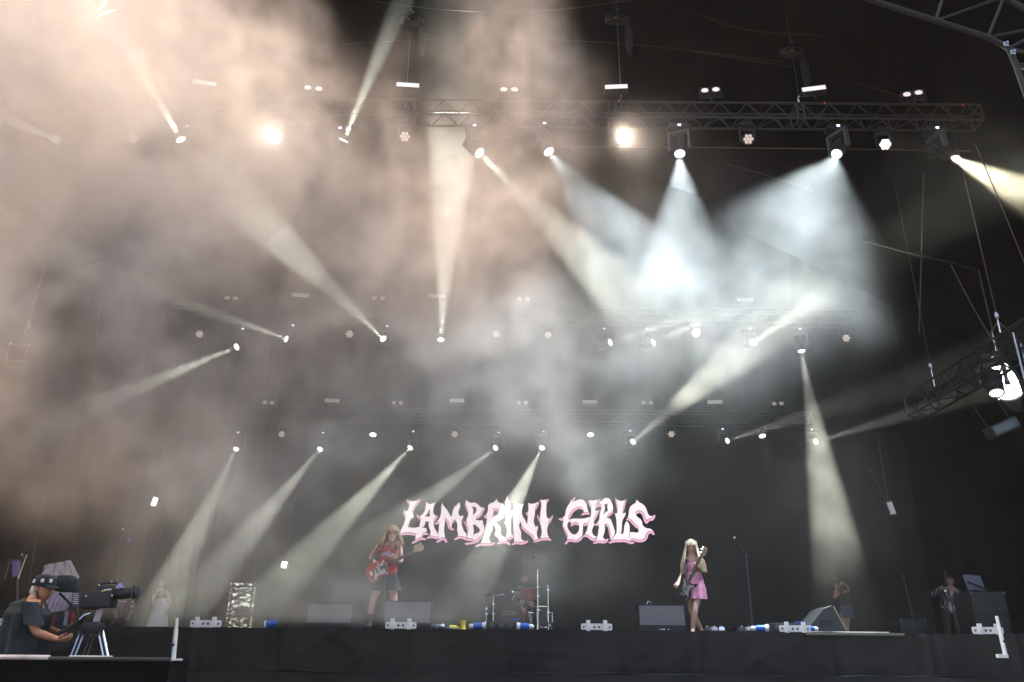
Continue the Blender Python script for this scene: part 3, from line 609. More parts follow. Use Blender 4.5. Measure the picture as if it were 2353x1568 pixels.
MB().ball((0, 0, 0), (0.03, 0.025, 0.06), 10, 8).build('body', M_STEEL, rc_, True); MB().tube([(0, 0, -0.05), (-0.04, 0, -0.12), (0.02, 0, -0.16)], 0.012, 6).build('hook', M_STEEL, rc_, True)
bar = MB().tube([Vector((0, 0, 0)), P(1985, 552, 15.5) - P(2240, 620, 14.0)], 0.035, 8).build('rigging_pipe', mat('dull_pipe', (0.012, 0.010, 0.009), 0.9, spec=0.05), None, True); bar.location = P(2240, 620, 14.0); tag(bar, 'dull steel pipe slanting across the dark wing', 'pipe')

def side_truss():
    a = P(2105, 935, 18.0); L = 7.5
    t = empty('wing_truss', (a.x, a.y, a.z), 0, 'dark box truss running along the wing toward the pit', 'truss')
    m2 = mat('wing_truss_black', (0.02, 0.021, 0.022), 0.4, 0.3)
    s = 0.24
    for (dx, dz) in ((-s, -s), (s, -s), (-s, s), (s, s)): MB().tube([(dx, 0, dz), (dx, -L, dz)], 0.027, 8).build('chord', m2, t, True)
    n = 18; p = L / n
    for i in range(n):
        z0, z1 = (-s, s) if i % 2 else (s, -s)
        for dx in (-s, s): MB().tube([(dx, -i * p, z0), (dx, -(i + 1) * p, z1)], 0.014, 6).build('diagonal', m2, t, True)
        MB().tube([(z0, -i * p, -s), (z1, -(i + 1) * p, -s)], 0.014, 6).build('diagonal', m2, t, True)
    for dy in (0, -L):
        fr = MB()
        for u, v in (((-s, -s), (s, -s)), ((s, -s), (s, s)), ((s, s), (-s, s)), ((-s, s), (-s, -s))): fr.tube([(u[0], dy, u[1]), (v[0], dy, v[1])], 0.02, 6)
        fr.build('end_frame', m2, t, True)
    return a
A_ = side_truss()
for (px, py, py2, y, lb) in ((2138, 840, 905, 17.2, 'steel hoist chain holding the far end of the wing truss'), (2290, 725, 830, 14.0, 'bright steel hoist chain holding the middle of the wing truss')):
    c = P(px, py, y); ch = empty('hoist_chain', c, 0, lb, 'chain'); L = c.z - (A_.z + 0.24)
    MB().tube([(0, 0, 0), (0, 0, 5.0)], 0.008, 6).build('wire', M_ROPE, ch)
    MB().ball((0, 0, 0), (0.05, 0.04, 0.09), 10, 8).build('hook_block', M_STEEL, ch, True)
    MB().tube([(0, 0, -0.09), (0.0, 0, -L)], 0.016, 6).build('chain', M_STEEL, ch, True)
    for k in (-1, 1): MB().tube([(0, 0, -0.12), (k * 0.2, 0, -L)], 0.010, 6).build('bridle', M_ROPE, ch)
for i, (px, py0, py1, y) in enumerate(((2328, 765, 880, 13.6), (2345, 790, 900, 13.6))):
    a, b = P(px, py0, y), P(px + 28, py1, y)
    o = MB().tube([Vector((0, 0, 0)), a - b], 0.022, 8).build('scaffold_tube', M_STEEL, None, True); o.location = b; tag(o, ('bright scaffold tube between the wing truss and the white disc', 'second bright scaffold tube, the one farther from the hanging black head')[i], 'tube', 'scaffold tubes by the wing truss')
# pale panel that catches the last beam, with a moving head hanging dark in front of it
M_PALE = mat('pale_panel', (0.10, 0.10, 0.095), 0.8, noise=(4, 0.2))
pn = empty('reflector_disc', PANEL_C, 0, 'round white panel in the wings lit by a beam', 'panel')
pd = (P(1875, 1015, Y3) - PANEL_C).normalized()
Mp = aim((pd + (Vector((0, 0, CAM_Z)) - PANEL_C).normalized()).normalized())
MB().lathe([(0.02, -0.02), (0.60, -0.02), (0.62, 0.0), (0.60, 0.015), (0.02, 0.016)], 40, Mp).build('disc', M_PALE, pn, True)
MB().lathe([(0.60, -0.05), (0.66, -0.05), (0.66, 0.03), (0.615, 0.03), (0.615, -0.045)], 40, Mp).build('rim', M_BLACK, pn, True)
MB().tube([(0, 0.05, 0.55), (0, 0.05, 3.0)], 0.02, 6).build('hanger', M_BLACK, pn)
q = P(2290, 905, 16.6); mover(q, q + Vector((-0.2, -0.4, -0.9)), 'unlit moving head hanging black against the white disc', 0, 5, scale=1.25, group='heads on the wing truss')
def bracket_box(px, py, y, w, h, rot, label, name, mm, glass):
    t = empty(name, P(px, py, y), 0, label, 'equipment')
    M0 = Matrix.Rotation(R(rot), 4, 'Y')
    MB().box((0, 0, 0), (w, 0.3, h), M0, bev=0.03).build('body', mm, t, True)
    MB().box((0, -0.16, 0), (w * 0.9, 0.02, h * 0.7), M0, bev=0.008).build('grille', glass, t, True)
    for k in (-0.42, 0.42): MB().tube([M0 @ Vector((k * w, 0, h / 2)), M0 @ Vector((k * w, 0, h / 2 + 0.5))], 0.014, 6).build('hanger', M_BLACK, t)
bracket_box(2302, 985, 15.5, 0.62, 0.24, -22, 'glossy black panel lamp slung under the wing truss', 'panel_lamp', M_BLACK, mat('dark_glass', (0.10, 0.11, 0.11), 0.15))
# small work lights
M_WORK = mat('work_light', (0.8, 0.8, 0.8), 0.3, emit=(1.0, 0.95, 0.88), estr=4.0)
M_TUBE = mat('grey_tube', (0.35, 0.33, 0.33), 0.5, emit=(0.9, 0.8, 0.8), estr=0.06)  # unlit tube; a faint glow is painted into its material
def work_light(px, py, y, w, h, rot, label, m, pw):
    c = P(px, py, y); t = empty('work_light', c, 0, label, 'lamp', 'work lights at the stage sides')
    M0 = Matrix.Rotation(R(rot), 4, 'Y')
    MB().box((0, 0.04, 0), (w + 0.05, 0.07, h + 0.05), M0, bev=0.012).build('housing', M_BLACK, t, True)
    MB().box((0, 0, 0), (w, 0.02, h), M0, bev=0.006).build('diffuser', m, t, True)
    MB().tube([(0, 0.08, 0.05), (0, 0.08, 1.6)], 0.012, 6).build('hanger', M_BLACK, t)
    if pw:
        l = bpy.data.lights.new('work', 'AREA'); l.shape = 'RECTANGLE'; l.size = w; l.size_y = h; l.energy = pw; l.color = (1.0, 0.95, 0.88)
        o = link(bpy.data.objects.new('work_lamp', l)); o.matrix_world = Matrix.Translation(c + Vector((0, -0.03, 0))) @ aim((0, 1, 0))
work_light(355, 1153, 18, 0.10, 0.18, 12, 'small bright work light hanging above the person in a white skirt', M_WORK, 2.5)
work_light(653, 1298, 22, 0.13, 0.15, 8, 'small bright work light beside the open doorway', M_WORK, 2.5)
work_light(2048, 1168, 17, 0.12, 0.26, -12, 'unlit grey tube light hanging in the dark wing', M_TUBE, 0)
# ------------------------------------------------------------------ things on the stage
def S(px, y):                        # a spot on the stage deck under that column of the photograph
    p = P(px, 1440, y); return Vector((p.x, y, STAGE_Z))
M_GRILLE = mat('speaker_grille', (0.15, 0.14, 0.15), 0.75, noise=(60, 0.25), bump=0.2)
M_CAB = mat('speaker_cabinet', (0.012, 0.012, 0.013), 0.6, noise=(20, 0.2))
M_WHITE = mat('white_painted_metal', (0.72, 0.70, 0.68), 0.5, noise=(12, 0.10))
M_CHROME = mat('chrome', (0.75, 0.75, 0.76), 0.16, 1.0)
M_BLUE = mat('blue_plastic', (0.02, 0.10, 0.42), 0.4)
M_RUBBER = mat('rubber', (0.018, 0.018, 0.019), 0.6)
M_REDDRUM = mat('red_lacquer', (0.30, 0.035, 0.022), 0.22, noise=(8, 0.25))
M_PAPER = mat('paper', (0.09, 0.09, 0.125), 0.8)

def wedge(px, y, w, label, rz=0.0, h=0.36, dep=0.52):
    t = empty('floor_monitor', S(px, y), rz, label, 'monitor speaker', 'wedge monitors along the stage front')
    prof = [(dep / 2, 0.0), (dep / 2, 0.10), (-0.02 * dep, h), (-dep * 0.42, h * 0.98), (-dep / 2, 0.07), (-dep / 2, 0.0)]
    Mx = Matrix(((0, 0, 1, -w / 2), (1, 0, 0, 0), (0, 1, 0, 0), (0, 0, 0, 1)))
    MB().prism(prof, w, Mx).build('cabinet', M_CAB, t)
    a, b = Vector((0, -dep / 2, 0.075)), Vector((0, -dep * 0.42, h * 0.97)); n = Vector((0, -(b - a).z, (b - a).y)).normalized(); n = n if n.y < 0 else -n
    u = (b - a)
    MB().add([(-w * 0.485, *(a + u * 0.06 + n * 0.008)[1:]), (w * 0.485, *(a + u * 0.06 + n * 0.008)[1:]), (w * 0.485, *(a + u * 0.95 + n * 0.008)[1:]), (-w * 0.485, *(a + u * 0.95 + n * 0.008)[1:]),
              (-w * 0.485, *(a + u * 0.06)[1:]), (w * 0.485, *(a + u * 0.06)[1:]), (w * 0.485, *(a + u * 0.95)[1:]), (-w * 0.485, *(a + u * 0.95)[1:])],
             [(0, 1, 2, 3), (4, 7, 6, 5), (0, 4, 5, 1), (1, 5, 6, 2), (2, 6, 7, 3), (3, 7, 4, 0)]).build('front_panel', M_GRILLE, t)
    MB().box((0, -dep * 0.47, 0.035), (w * 0.985, 0.02, 0.05)).build('lower_lip', M_CAB, t)
    for s in (-1, 1): MB().box((s * (w / 2 + 0.004), -0.05, h * 0.55), (0.008, 0.16, 0.07), bev=0.003).build('side_handle', M_RUBBER, t)
    return t
wedge(768, 13.0, 0.72, 'wedge monitor turned slightly aside near the booted leg', R(-10), 0.38)
wedge(939, 12.95, 0.72, 'wedge monitor standing in front of the singer in red', 0.0, 0.42)
wb = wedge(1516, 13.0, 0.70, 'wedge monitor beside the bassist in pink', 0.0, 0.40)
MB().tube([(-0.18, 0.0, 0.40), (-0.17, 0, 0.445), (-0.13, 0, 0.45), (-0.10, 0, 0.40)], 0.006, 6).build('cable_loop', M_CHROME, wb, True)
for k, (x, w) in enumerate(((-0.06, 0.01), (0.0, 0.06), (0.08, 0.02))): MB().box((x, -0.272, 0.035), (w, 0.004, 0.014)).build('badge', M_WHITE, wb)
# big wedge seen from its side
t = empty('floor_monitor', S(1893, 13.7), R(0), 'large wedge monitor seen from its side beside the raised-arms photographer', 'monitor speaker', 'wedge monitors along the stage front')
poly = [(-0.33, 0.0), (0.24, 0.0), (0.23, 0.06), (0.08, 0.42), (0.05, 0.43), (-0.08, 0.38), (-0.33, 0.12)]
M_EDGE = mat('worn_edge', (0.45, 0.43, 0.34), 0.5)
Mx = Matrix(((1, 0, 0, 0), (0, 0, 1, -0.3), (0, 1, 0, 0), (0, 0, 0, 1)))
MB().prism(poly, 0.6, Mx).build('cabinet', mat('cabinet_side', (0.05, 0.05, 0.05), 0.7, noise=(30, 0.2)), t)
MB().tube([(0.235, -0.305, 0.06), (0.083, -0.305, 0.425)], 0.007, 6).build('edge_strip', M_EDGE, t)
MB().tube([(0.05, -0.305, 0.435), (-0.08, -0.305, 0.385)], 0.005, 6).build('edge_strip', M_EDGE, t)
MB().box((-0.07, -0.303, 0.17), (0.20, 0.02, 0.09), Matrix.Rotation(R(0), 4, 'Y'), bev=0.004).build('connector_plate', M_RUBBER, t)

def bracket(px, label, y=SY0 + 0.05):
    t = empty('stage_bracket', S(px, y), 0, label, 'bracket', 'white brackets along the stage edge')
    t.location.z = STAGE_Z + 0.0
    pl = [(-0.23, 0.02), (-0.215, 0.0), (0.215, 0.0), (0.23, 0.02), (0.23, 0.085), (0.215, 0.10), (-0.215, 0.10), (-0.23, 0.085)]
    Mx = Matrix(((1, 0, 0, 0), (0, 0, 1, -0.06), (0, 1, 0, 0), (0, 0, 0, 1)))
    MB().prism(pl, 0.012, Mx).build('plate', M_WHITE, t)
    for s in (-1, 1):
        MB().box((s * 0.125, -0.075, 0.07), (0.06, 0.03, 0.15), bev=0.008).box((s * 0.125 - s * 0.022, -0.085, 0.07), (0.014, 0.03, 0.15), bev=0.004).build('clamp_block', M_WHITE, t, True)
        MB().tube([(s * 0.19, -0.062, 0.05), (s * 0.19, -0.072, 0.05)], 0.013, 10).build('bolt', M_RUST, t, True)
        MB().tube([(s * 0.035, -0.062, 0.05), (s * 0.035, -0.072, 0.05)], 0.016, 10).build('bolt', M_RUBBER, t, True)
    return t
for px, w in ((8, 'behind the camera operator'), (475, 'beside the tall white post'), (922, 'in front of the singer\'s wedge monitor'), (1370, 'alone on bare black stage edge'), (1823, 'in front of the blue plugged power box'), (2263, 'touching the leaning white post')):
    bracket(px, 'white bolted metal bracket on the stage edge, ' + w)
def post(px0, py0, px1, py1, y, label):
    a, b = P(px0, py0, y), P(px1, py1, y); h = b.z - a.z
    t = empty('white_post', a, 0, label, 'post', 'white posts at the stage front')
    d = b - a
    t.location = a
    MB().tube([(0, 0, 0), d * 0.72], 0.034, 4).build('tube', M_WHITE, t); MB().tube([d * 0.71, d], 0.026, 4).build('inner_tube', M_WHITE, t)
    MB().box((0.05 if px0 < 1000 else -0.05, 0, 0.0), (0.14, 0.07, 0.05), bev=0.005).build('foot', M_WHITE, t); MB().tube([d * 0.36 + Vector((0, -0.04, 0)), d * 0.36 + Vector((0, -0.055, 0))], 0.018, 8).build('pin', M_RUST, t)
post(398, 1518, 407, 1420, 12.05, 'tall white metal post standing before the stage at the camera riser')
post(2311, 1508, 2290, 1416, 12.05, 'leaning white metal post before the stage against a white bracket')

M_TEXT = mat('stencil_grey', (0.30, 0.30, 0.31), 0.8)
def power_box(px, y, w, label):
    t = empty('power_box', S(px, y), 0, label, 'power distribution box')
    MB().box((0, 0, 0.07), (w, 0.22, 0.14), bev=0.012).build('case', M_RUBBER, t, True)
    for k in (-0.3, 0, 0.3): MB().lathe([(0.045, 0), (0.042, 0.008), (0.01, 0.010)], 4, Matrix.Translation((k * w, -0.11, 0.075)) @ Matrix.Rotation(R(90), 4, 'X')).build('socket_cover', M_GREY, t)
    for s in (-1, 1):
        pg = empty_part('power_plug', t, Matrix.Translation((s * w / 2, 0, 0.065)) @ Matrix.Rotation(s * R(90), 4, 'Y'))
        MB().lathe([(0.062, 0.0), (0.066, 0.01), (0.066, 0.03), (0.055, 0.035), (0.055, 0.06)], 14).build('collar', M_WHITE, pg, True)
        MB().lathe([(0.050, 0.055), (0.052, 0.07), (0.052, 0.16), (0.044, 0.19), (0.044, 0.20)], 14).build('shell', M_BLUE, pg, True)
        MB().lathe([(0.036, 0.195), (0.038, 0.21), (0.034, 0.25), (0.022, 0.265), (0.015, 0.27)], 12).build('gland', M_WHITE, pg, True)
    MB().box((w * 0.52, 0, 0.14), (0.13, 0.08, 0.02), Matrix.Rotation(R(-6), 4, 'Y'), bev=0.006).build('flap_lid', M_BLUE, t, True)
    return t
def empty_part(name, parent, M):
    o = link(bpy.data.objects.new(name, None), parent); o.matrix_local = M; o.empty_display_size = 0.05; return o
power_box(1152, 13.0, 0.46, 'black power box with blue plugs beside the bass drum')
power_box(1802, 13.0, 0.50, 'black power box with blue plugs by the large side-on wedge')
def floor_cable(pts, y, r, label, m=M_RUBBER):
    ps = [S(px, y + dy) + Vector((0, 0, r + dz)) for px, dy, dz in pts]; c = ps[0]
    fine = []
    for i in range(len(ps) - 1):
        for k in range(4): fine.append(ps[i].lerp(ps[i + 1], k / 4))
    fine.append(ps[-1])
    for _ in range(3): fine = [fine[0]] + [(fine[i - 1] + 2 * fine[i] + fine[i + 1]) / 4 for i in range(1, len(fine) - 1)] + [fine[-1]]
    o = MB().tube([q - c for q in fine], r, 6).build('floor_cable', m, None, True); o.location = c; tag(o, label, 'cable', 'cables lying on the stage')
M_CABLE = mat('grey_cable', (0.10, 0.10, 0.10), 0.6)
floor_cable([(955, 0, 0), (985, 0.05, 0.05), (1010, 0.1, 0.04), (1035, 0.05, 0), (1060, 0.1, 0)], 12.75, 0.014, 'thick grey cable curling from a white bracket', M_CABLE)
floor_cable([(1040, 0.2, 0.0), (1065, 0.2, 0.10), (1085, 0.15, 0.12), (1100, 0.1, 0.05), (1120, 0.1, 0)], 12.85, 0.010, 'black cable looping over a yellow plug')
floor_cable([(760, 0, 0), (800, 0.1, 0.02), (850, 0.05, 0), (890, 0.15, 0), (915, 0.05, 0)], 12.9, 0.012, 'black cable trailing past the turned wedge')
floor_cable([(1840, 0, 0), (1900, 0.05, 0), (1960, 0, 0), (2040, 0.05, 0)], 12.65, 0.012, 'pale cable run along the edge by the large wedge', M_EDGE)
floor_cable([(1640, 0, 0), (1690, 0.1, 0), (1740, 0, 0)], 13.0, 0.008, 'thin cable lying by the microphone stand base')
for px, w, lb in ((1043, 0.09, 'yellow power plug lying on its side by the pedal board'), (1064, 0.07, 'upright yellow power plug under a looping cable')):
    t = empty('yellow_plug', S(px, 12.9), 0, lb, 'plug', 'yellow plugs')
    if px < 1050:
        MB().lathe([(0.03, 0), (0.036, 0.02), (0.036, 0.09), (0.022, 0.13), (0.012, 0.15)], 12, Matrix.Translation((-0.07, 0, 0.037)) @ Matrix.Rotation(R(90), 4, 'Y')).build('shell', M_YEL, t, True)
        MB().lathe([(0.037, 0), (0.037, 0.02)], 12, Matrix.Translation((-0.05, 0, 0.037)) @ Matrix.Rotation(R(90), 4, 'Y')).build('collar', M_WHITE, t, True)
    else:
        MB().lathe([(0.04, 0), (0.042, 0.02), (0.035, 0.03), (0.035, 0.10), (0.04, 0.11), (0.038, 0.14)], 12).build('shell', M_YEL, t, True); MB().lathe([(0.028, 0.138), (0.026, 0.15)], 10).build('cap', M_RUBBER, t, True)
# pedal boards
def pedal_board(px, y, n, label, sp):
    t = empty('pedal_board', S(px, y), 0, label, 'effects pedals')
    MB().box((0, 0, 0.02), (sp * n + 0.04, 0.2, 0.04), bev=0.005).build('board', M_RUBBER, t)
    for k in range(n):
        x = (k - (n - 1) / 2) * sp
        pd_ = MB().box((x, 0, 0.065), (sp * 0.8, 0.12, 0.05), taper=0.92).build('pedal', (M_GREY, M_WHITE, M_CHROME)[k % 3], t); MB().tube([(x, -0.03, 0.09), (x, -0.03, 0.105)], 0.012, 8).build('switch', M_CHROME, pd_, True)
pedal_board(1012, 13.05, 4, 'row of effects pedals before the curling grey cable', 0.08)
pedal_board(1640, 13.2, 3, 'silver effects pedals at the bassist\'s feet', 0.11)
pedal_board(1712, 13.1, 2, 'pair of effects pedals under the empty microphone stand', 0.12)
bl = empty('blue_connector', S(625, 13.4), 0, 'blue and white power connector lying near the doorway', 'plug')
MB().lathe([(0.06, 0), (0.065, 0.02), (0.065, 0.12), (0.05, 0.16), (0.03, 0.18)], 14, Matrix.Translation((-0.1, 0, 0.07)) @ Matrix.Rotation(R(80), 4, 'Y')).build('shell', M_BLUE, bl, True)
MB().lathe([(0.068, 0), (0.068, 0.03)], 14, Matrix.Translation((-0.11, 0, 0.068)) @ Matrix.Rotation(R(80), 4, 'Y')).build('collar', M_WHITE, bl, True)
MB().box((0.16, -0.02, 0.02), (0.14, 0.06, 0.03), bev=0.006).build('strap', M_WHITE, bl, True)

# microphone stands
def mic_stand(base, top, mic_tip, label, tripod=True):
    t = empty('microphone_stand', base, 0, label, 'microphone stand', 'microphone stands')
    tp = top - base; mt = mic_tip - base
    MB().tube([(0, 0, 0.02), tp], 0.011, 8).build('upright', M_GREY, t, True)
    if (mt - tp).length > 0.25:
        d = (mt - tp).normalized(); MB().tube([tp - d * 0.12, mt - d * 0.16], 0.009, 8).build('boom', M_GREY, t, True); MB().ball(tuple(tp), 0.025, 8, 6).build('joint', M_RUBBER, t, True)
    else: d = Vector((0, 0.5, 0.6)).normalized()
    m = MB().tube([mt - d * 0.20, mt - d * 0.05], [0.011, 0.018], 8).build('microphone', M_RUBBER, t, True)
    MB().ball(tuple(mt), 0.027, 10, 8).build('grille_ball', M_CHROME, m, True)
    if tripod:
        for k in range(3):
            a = k * 2.094 + 0.5; MB().tube([(0, 0, 0.16), (0.26 * math.cos(a), 0.26 * math.sin(a), 0.012)], 0.009, 6).build('leg', M_GREY, t, True)
    else: MB().lathe([(0.13, 0), (0.13, 0.015), (0.03, 0.03), (0.015, 0.05)], 18).build('base_plate', M_RUBBER, t, True)
    return t
mic_stand(S(1730, 15.2), P(1713, 1270, 15.2), P(1688, 1236, 14.9), 'empty microphone stand with boom beside the bassist')
ms2 = mic_stand(S(262, 14.6), P(278, 1230, 14.6), P(282, 1217, 14.5), 'tall microphone stand behind the broadcast camera', tripod=True)
MB().box(tuple(P(296, 1240, 14.5) - ms2.location), (0.05, 0.04, 0.06), bev=0.01).build('blue_tag', mat('violet_blue', (0.12, 0.14, 0.6), 0.5), ms2)

# ------------------------------------------------------------------ drum kit
YD = 16.3
ZD = ZC(1160, 1320, 6.533)
def D(X, Y, y=YD): return P(*ZD(X, Y), y)
kc = S(1178, YD)
bd = empty('bass_drum', kc, R(-18), 'bass drum with a black lettered head and red shell', 'drum', 'drum kit')
rb = 0.28
Mb = Matrix.Translation((0, -0.2, rb + 0.02)) @ Matrix.Rotation(R(90), 4, 'X') @ Matrix.Rotation(R(0), 4, 'Y')
MB().lathe([(rb, -0.42), (rb, 0.0)], 36, Mb).build('shell', M_REDDRUM, bd, True, 50)
MB().lathe([(rb - 0.015, 0.004), (rb - 0.02, 0.012), (0.01, 0.013)], 36, Mb).build('drum_head', mat('black_drumhead', (0.022, 0.022, 0.025), 0.35), bd, True)
for z0 in (-0.42, -0.005):
    MB().lathe([(rb + 0.004, z0 - 0.01), (rb + 0.016, z0 - 0.01), (rb + 0.016, z0 + 0.03), (rb - 0.012, z0 + 0.03), (rb - 0.012, z0 + 0.02)], 36, Mb).build('hoop', mat('dark_hoop', (0.05, 0.03, 0.03), 0.4), bd, True)
for k in range(8):
    a = k * math.pi / 4 + 0.35; MB().box((0, 0, 0), (0.03, 0.02, 0.09), Mb @ Matrix.Translation((rb * 1.05 * math.cos(a), rb * 1.05 * math.sin(a), -0.06)), bev=0.006).build('lug', M_CHROME, bd, True)
for s in (-1, 1): MB().tube([(s * 0.26, -0.1, 0.25), (s * 0.45, -0.3, 0.01)], 0.012, 6).build('spur', M_CHROME, bd, True)
port = MB().lathe([(0.045, 0.014), (0.045, 0.02), (0.012, 0.022), (0.01, 0.018)], 18, Mb @ Matrix.Translation((0.11, -0.14, 0))).build('port_ring', mat('pale_ring', (0.45, 0.44, 0.42), 0.6), bd, True)
MB().tube([(0, -0.23, 0.14), (0.0, -0.232, 0.26)], 0.006, 6).build('microphone_clip', M_CHROME, bd)
# worn lettering on the head: two rows of jagged pale strokes, too worn to read
rnd = random.Random(4)
tx = MB()
for row, (zc_, n, w) in enumerate(((0.43, 8, 0.032), (0.385, 10, 0.031))):
    for k in range(n):
        x = (k - (n - 1) / 2) * w
        for _ in range(3):
            x0 = x + rnd.uniform(-0.011, 0.011); z0 = zc_ + rnd.uniform(-0.015, 0.015); ang = rnd.choice((0, 90, 65, -60)) + rnd.uniform(-12, 12)
            tx.box((0, 0, 0), (0.022, 0.003, 0.0045), Matrix.Translation((x0, -0.2155, z0)) @ Matrix.Rotation(R(ang), 4, 'Y'))
tx.build('head_lettering', M_TEXT, bd)
def tom(c, r, h, tilt, label, m=M_REDDRUM):
    t = empty('tom_drum', c, 0, label, 'drum', 'drum kit')
    M0 = Matrix.Rotation(R(tilt), 4, 'X')
    MB().lathe([(r, 0), (r, h)], 28, M0).build('shell', m, t, True, 50)
    MB().lathe([(r * 0.98, h), (r * 0.97, h + 0.008), (0.01, h + 0.009)], 28, M0).build('drum_head', M_WHITE, t, True)
    for z in (0.0, h): MB().lathe([(r + 0.002, z - 0.008), (r + 0.012, z - 0.008), (r + 0.012, z + 0.012), (r - 0.004, z + 0.012)], 28, M0).build('hoop', M_CHROME, t, True)
    for k in range(6): a = k * 1.047; MB().box((0, 0, 0), (0.014, 0.02, h * 0.5), M0 @ Matrix.Translation((r * 1.04 * math.cos(a), r * 1.04 * math.sin(a), h / 2)) @ Matrix.Rotation(a, 4, 'Z'), bev=0.003).build('lug', M_CHROME, t)
    return t
tm = tom(D(845, 910, YD + 0.15), 0.145, 0.24, 24, 'small red tom mounted above the bass drum')
MB().tube([(-0.13, 0, 0.08), (-0.22, -0.02, 0.12), (-0.32, 0, -0.05)], 0.012, 6).build('mount_arm', M_CHROME, tm, True)
MB().box((-0.30, -0.02, 0.10), (0.05, 0.05, 0.05), bev=0.01).build('clamp', M_CHROME, tm, True)
ft = tom(S(1245, YD + 0.25) + Vector((0, 0, 0.16)), 0.20, 0.38, 0, 'black floor tom behind the chrome stands', mat('black_shell', (0.02, 0.02, 0.022), 0.3))
for k in range(3): a = k * 2.094 - 0.6; MB().tube([(0.215 * math.cos(a), 0.215 * math.sin(a), 0.25), (0.23 * math.cos(a), 0.23 * math.sin(a), -0.16)], 0.009, 6).build('leg', M_CHROME, ft, True)
sn = tom(S(1190, YD + 0.75) + Vector((0, 0, 0.46)), 0.18, 0.14, 6, 'shallow snare drum behind the bass drum', M_CHROME)
MB().tube([(0, 0, 0), (0, 0, -0.4)], 0.012, 6).build('stand_post', M_CHROME, sn, True)
for k in range(3): a = k * 2.094; MB().tube([(0, 0, -0.35), (0.2 * math.cos(a), 0.2 * math.sin(a), -0.57)], 0.009, 6).build('leg', M_CHROME, sn, True)
def stand(base, h, label, legs=0.34, cym=None, clamps=(0.45, 0.8), sections=True):
    t = empty('cymbal_stand', base, 0, label, 'cymbal stand', 'drum kit')
    MB().tube([(0, 0, 0.02), (0, 0, h * 0.55)], 0.014, 8).build('lower_tube', M_CHROME, t, True); MB().tube([(0, 0, h * 0.55), (0, 0, h)], 0.010, 8).build('upper_tube', M_CHROME, t, True)
    for c_ in clamps: MB().box((0, 0, h * c_), (0.045, 0.04, 0.035), bev=0.008).tube([(0.02, 0, h * c_), (0.05, 0, h * c_)], 0.008, 6).build('clamp', M_CHROME, t, True)
    for k in range(3): a = k * 2.094 + 0.35; MB().tube([(0, 0, 0.24), (legs * math.cos(a), legs * math.sin(a), 0.012)], 0.010, 6).build('leg', M_CHROME, t, True)
    if cym:
        r, tilt, yaw = cym
        M0 = Matrix.Translation((-0.06, -0.02, h + 0.02)) @ Matrix.Rotation(R(yaw), 4, 'Y') @ Matrix.Rotation(R(tilt), 4, 'X')
        MB().lathe([(r, 0.0), (r * 0.98, 0.004), (r * 0.5, 0.02), (r * 0.18, 0.028), (r * 0.15, 0.04), (r * 0.08, 0.055), (0.008, 0.058)], 40, M0).build('cymbal', mat('dark_bronze', (0.035, 0.028, 0.022), 0.5, 0.6, noise=(20, 0.3)), t, True, 25)
    return t
stand(S(1236, YD - 0.4), P(1235, 1284, YD - 0.4).z - STAGE_Z, 'tallest chrome stand carrying the dark tilted cymbal', 0.12, (0.26, 62, -28), (0.32, 0.5, 0.62, 0.86))
st2 = stand(S(1260, YD - 0.4), P(1259, 1345, YD - 0.4).z - STAGE_Z, 'bare chrome stand with splayed legs beside the tallest one', 0.30, None, (0.2, 0.45, 0.9))
st3 = stand(S(1133, YD - 0.3), P(1132, 1372, YD - 0.3).z - STAGE_Z, 'chrome stand with a thin crossbar beside the bass drum', 0.2, (0.17, 3, 2), (0.55, 0.8))
MB().tube([(-0.17, 0, 0.0 + (P(1132, 1372, YD - 0.3).z - STAGE_Z)), (0.2, 0, 0.05 + (P(1132, 1372, YD - 0.3).z - STAGE_Z))], 0.007, 6).build('crossbar', M_CHROME, st3, True)
stand(S(1117, YD - 0.3), 0.52, 'short chrome stand at the side of the kit away from the floor tom', 0.2, None, (0.72, 0.9))
pdl = empty('kick_pedal', S(1222, YD - 0.2), 0, 'chrome clamp and pedal hardware between drum and floor tom', 'drum pedal', 'drum kit')
MB().tube([(0, 0, 0), (-0.02, 0, 0.2), (-0.06, 0, 0.42)], 0.013, 6).build('post', M_CHROME, pdl, True); MB().tube([(-0.06, 0, 0.42), (0.06, 0, 0.40)], 0.012, 6).build('arm', M_CHROME, pdl, True)
MB().ball((-0.03, -0.02, 0.18), 0.03, 8, 6).build('knob', M_CHROME, pdl, True); MB().box((0.0, 0.0, 0.02), (0.1, 0.25, 0.03), bev=0.008).build('footboard', M_CHROME, pdl, True)
th = empty('drum_throne', S(1205, YD + 1.35), 0, 'round black drum throne behind the kit', 'stool')
MB().lathe([(0.16, 0.48), (0.18, 0.50), (0.18, 0.56), (0.15, 0.58), (0.01, 0.585)], 20).build('seat', M_RUBBER, th, True); MB().tube([(0, 0, 0.2), (0, 0, 0.49)], 0.02, 8).build('post', M_CHROME, th, True)
for k in range(3): a = k * 2.094; MB().tube([(0, 0, 0.3), (0.25 * math.cos(a), 0.25 * math.sin(a), 0.012)], 0.011, 6).build('leg', M_CHROME, th, True)

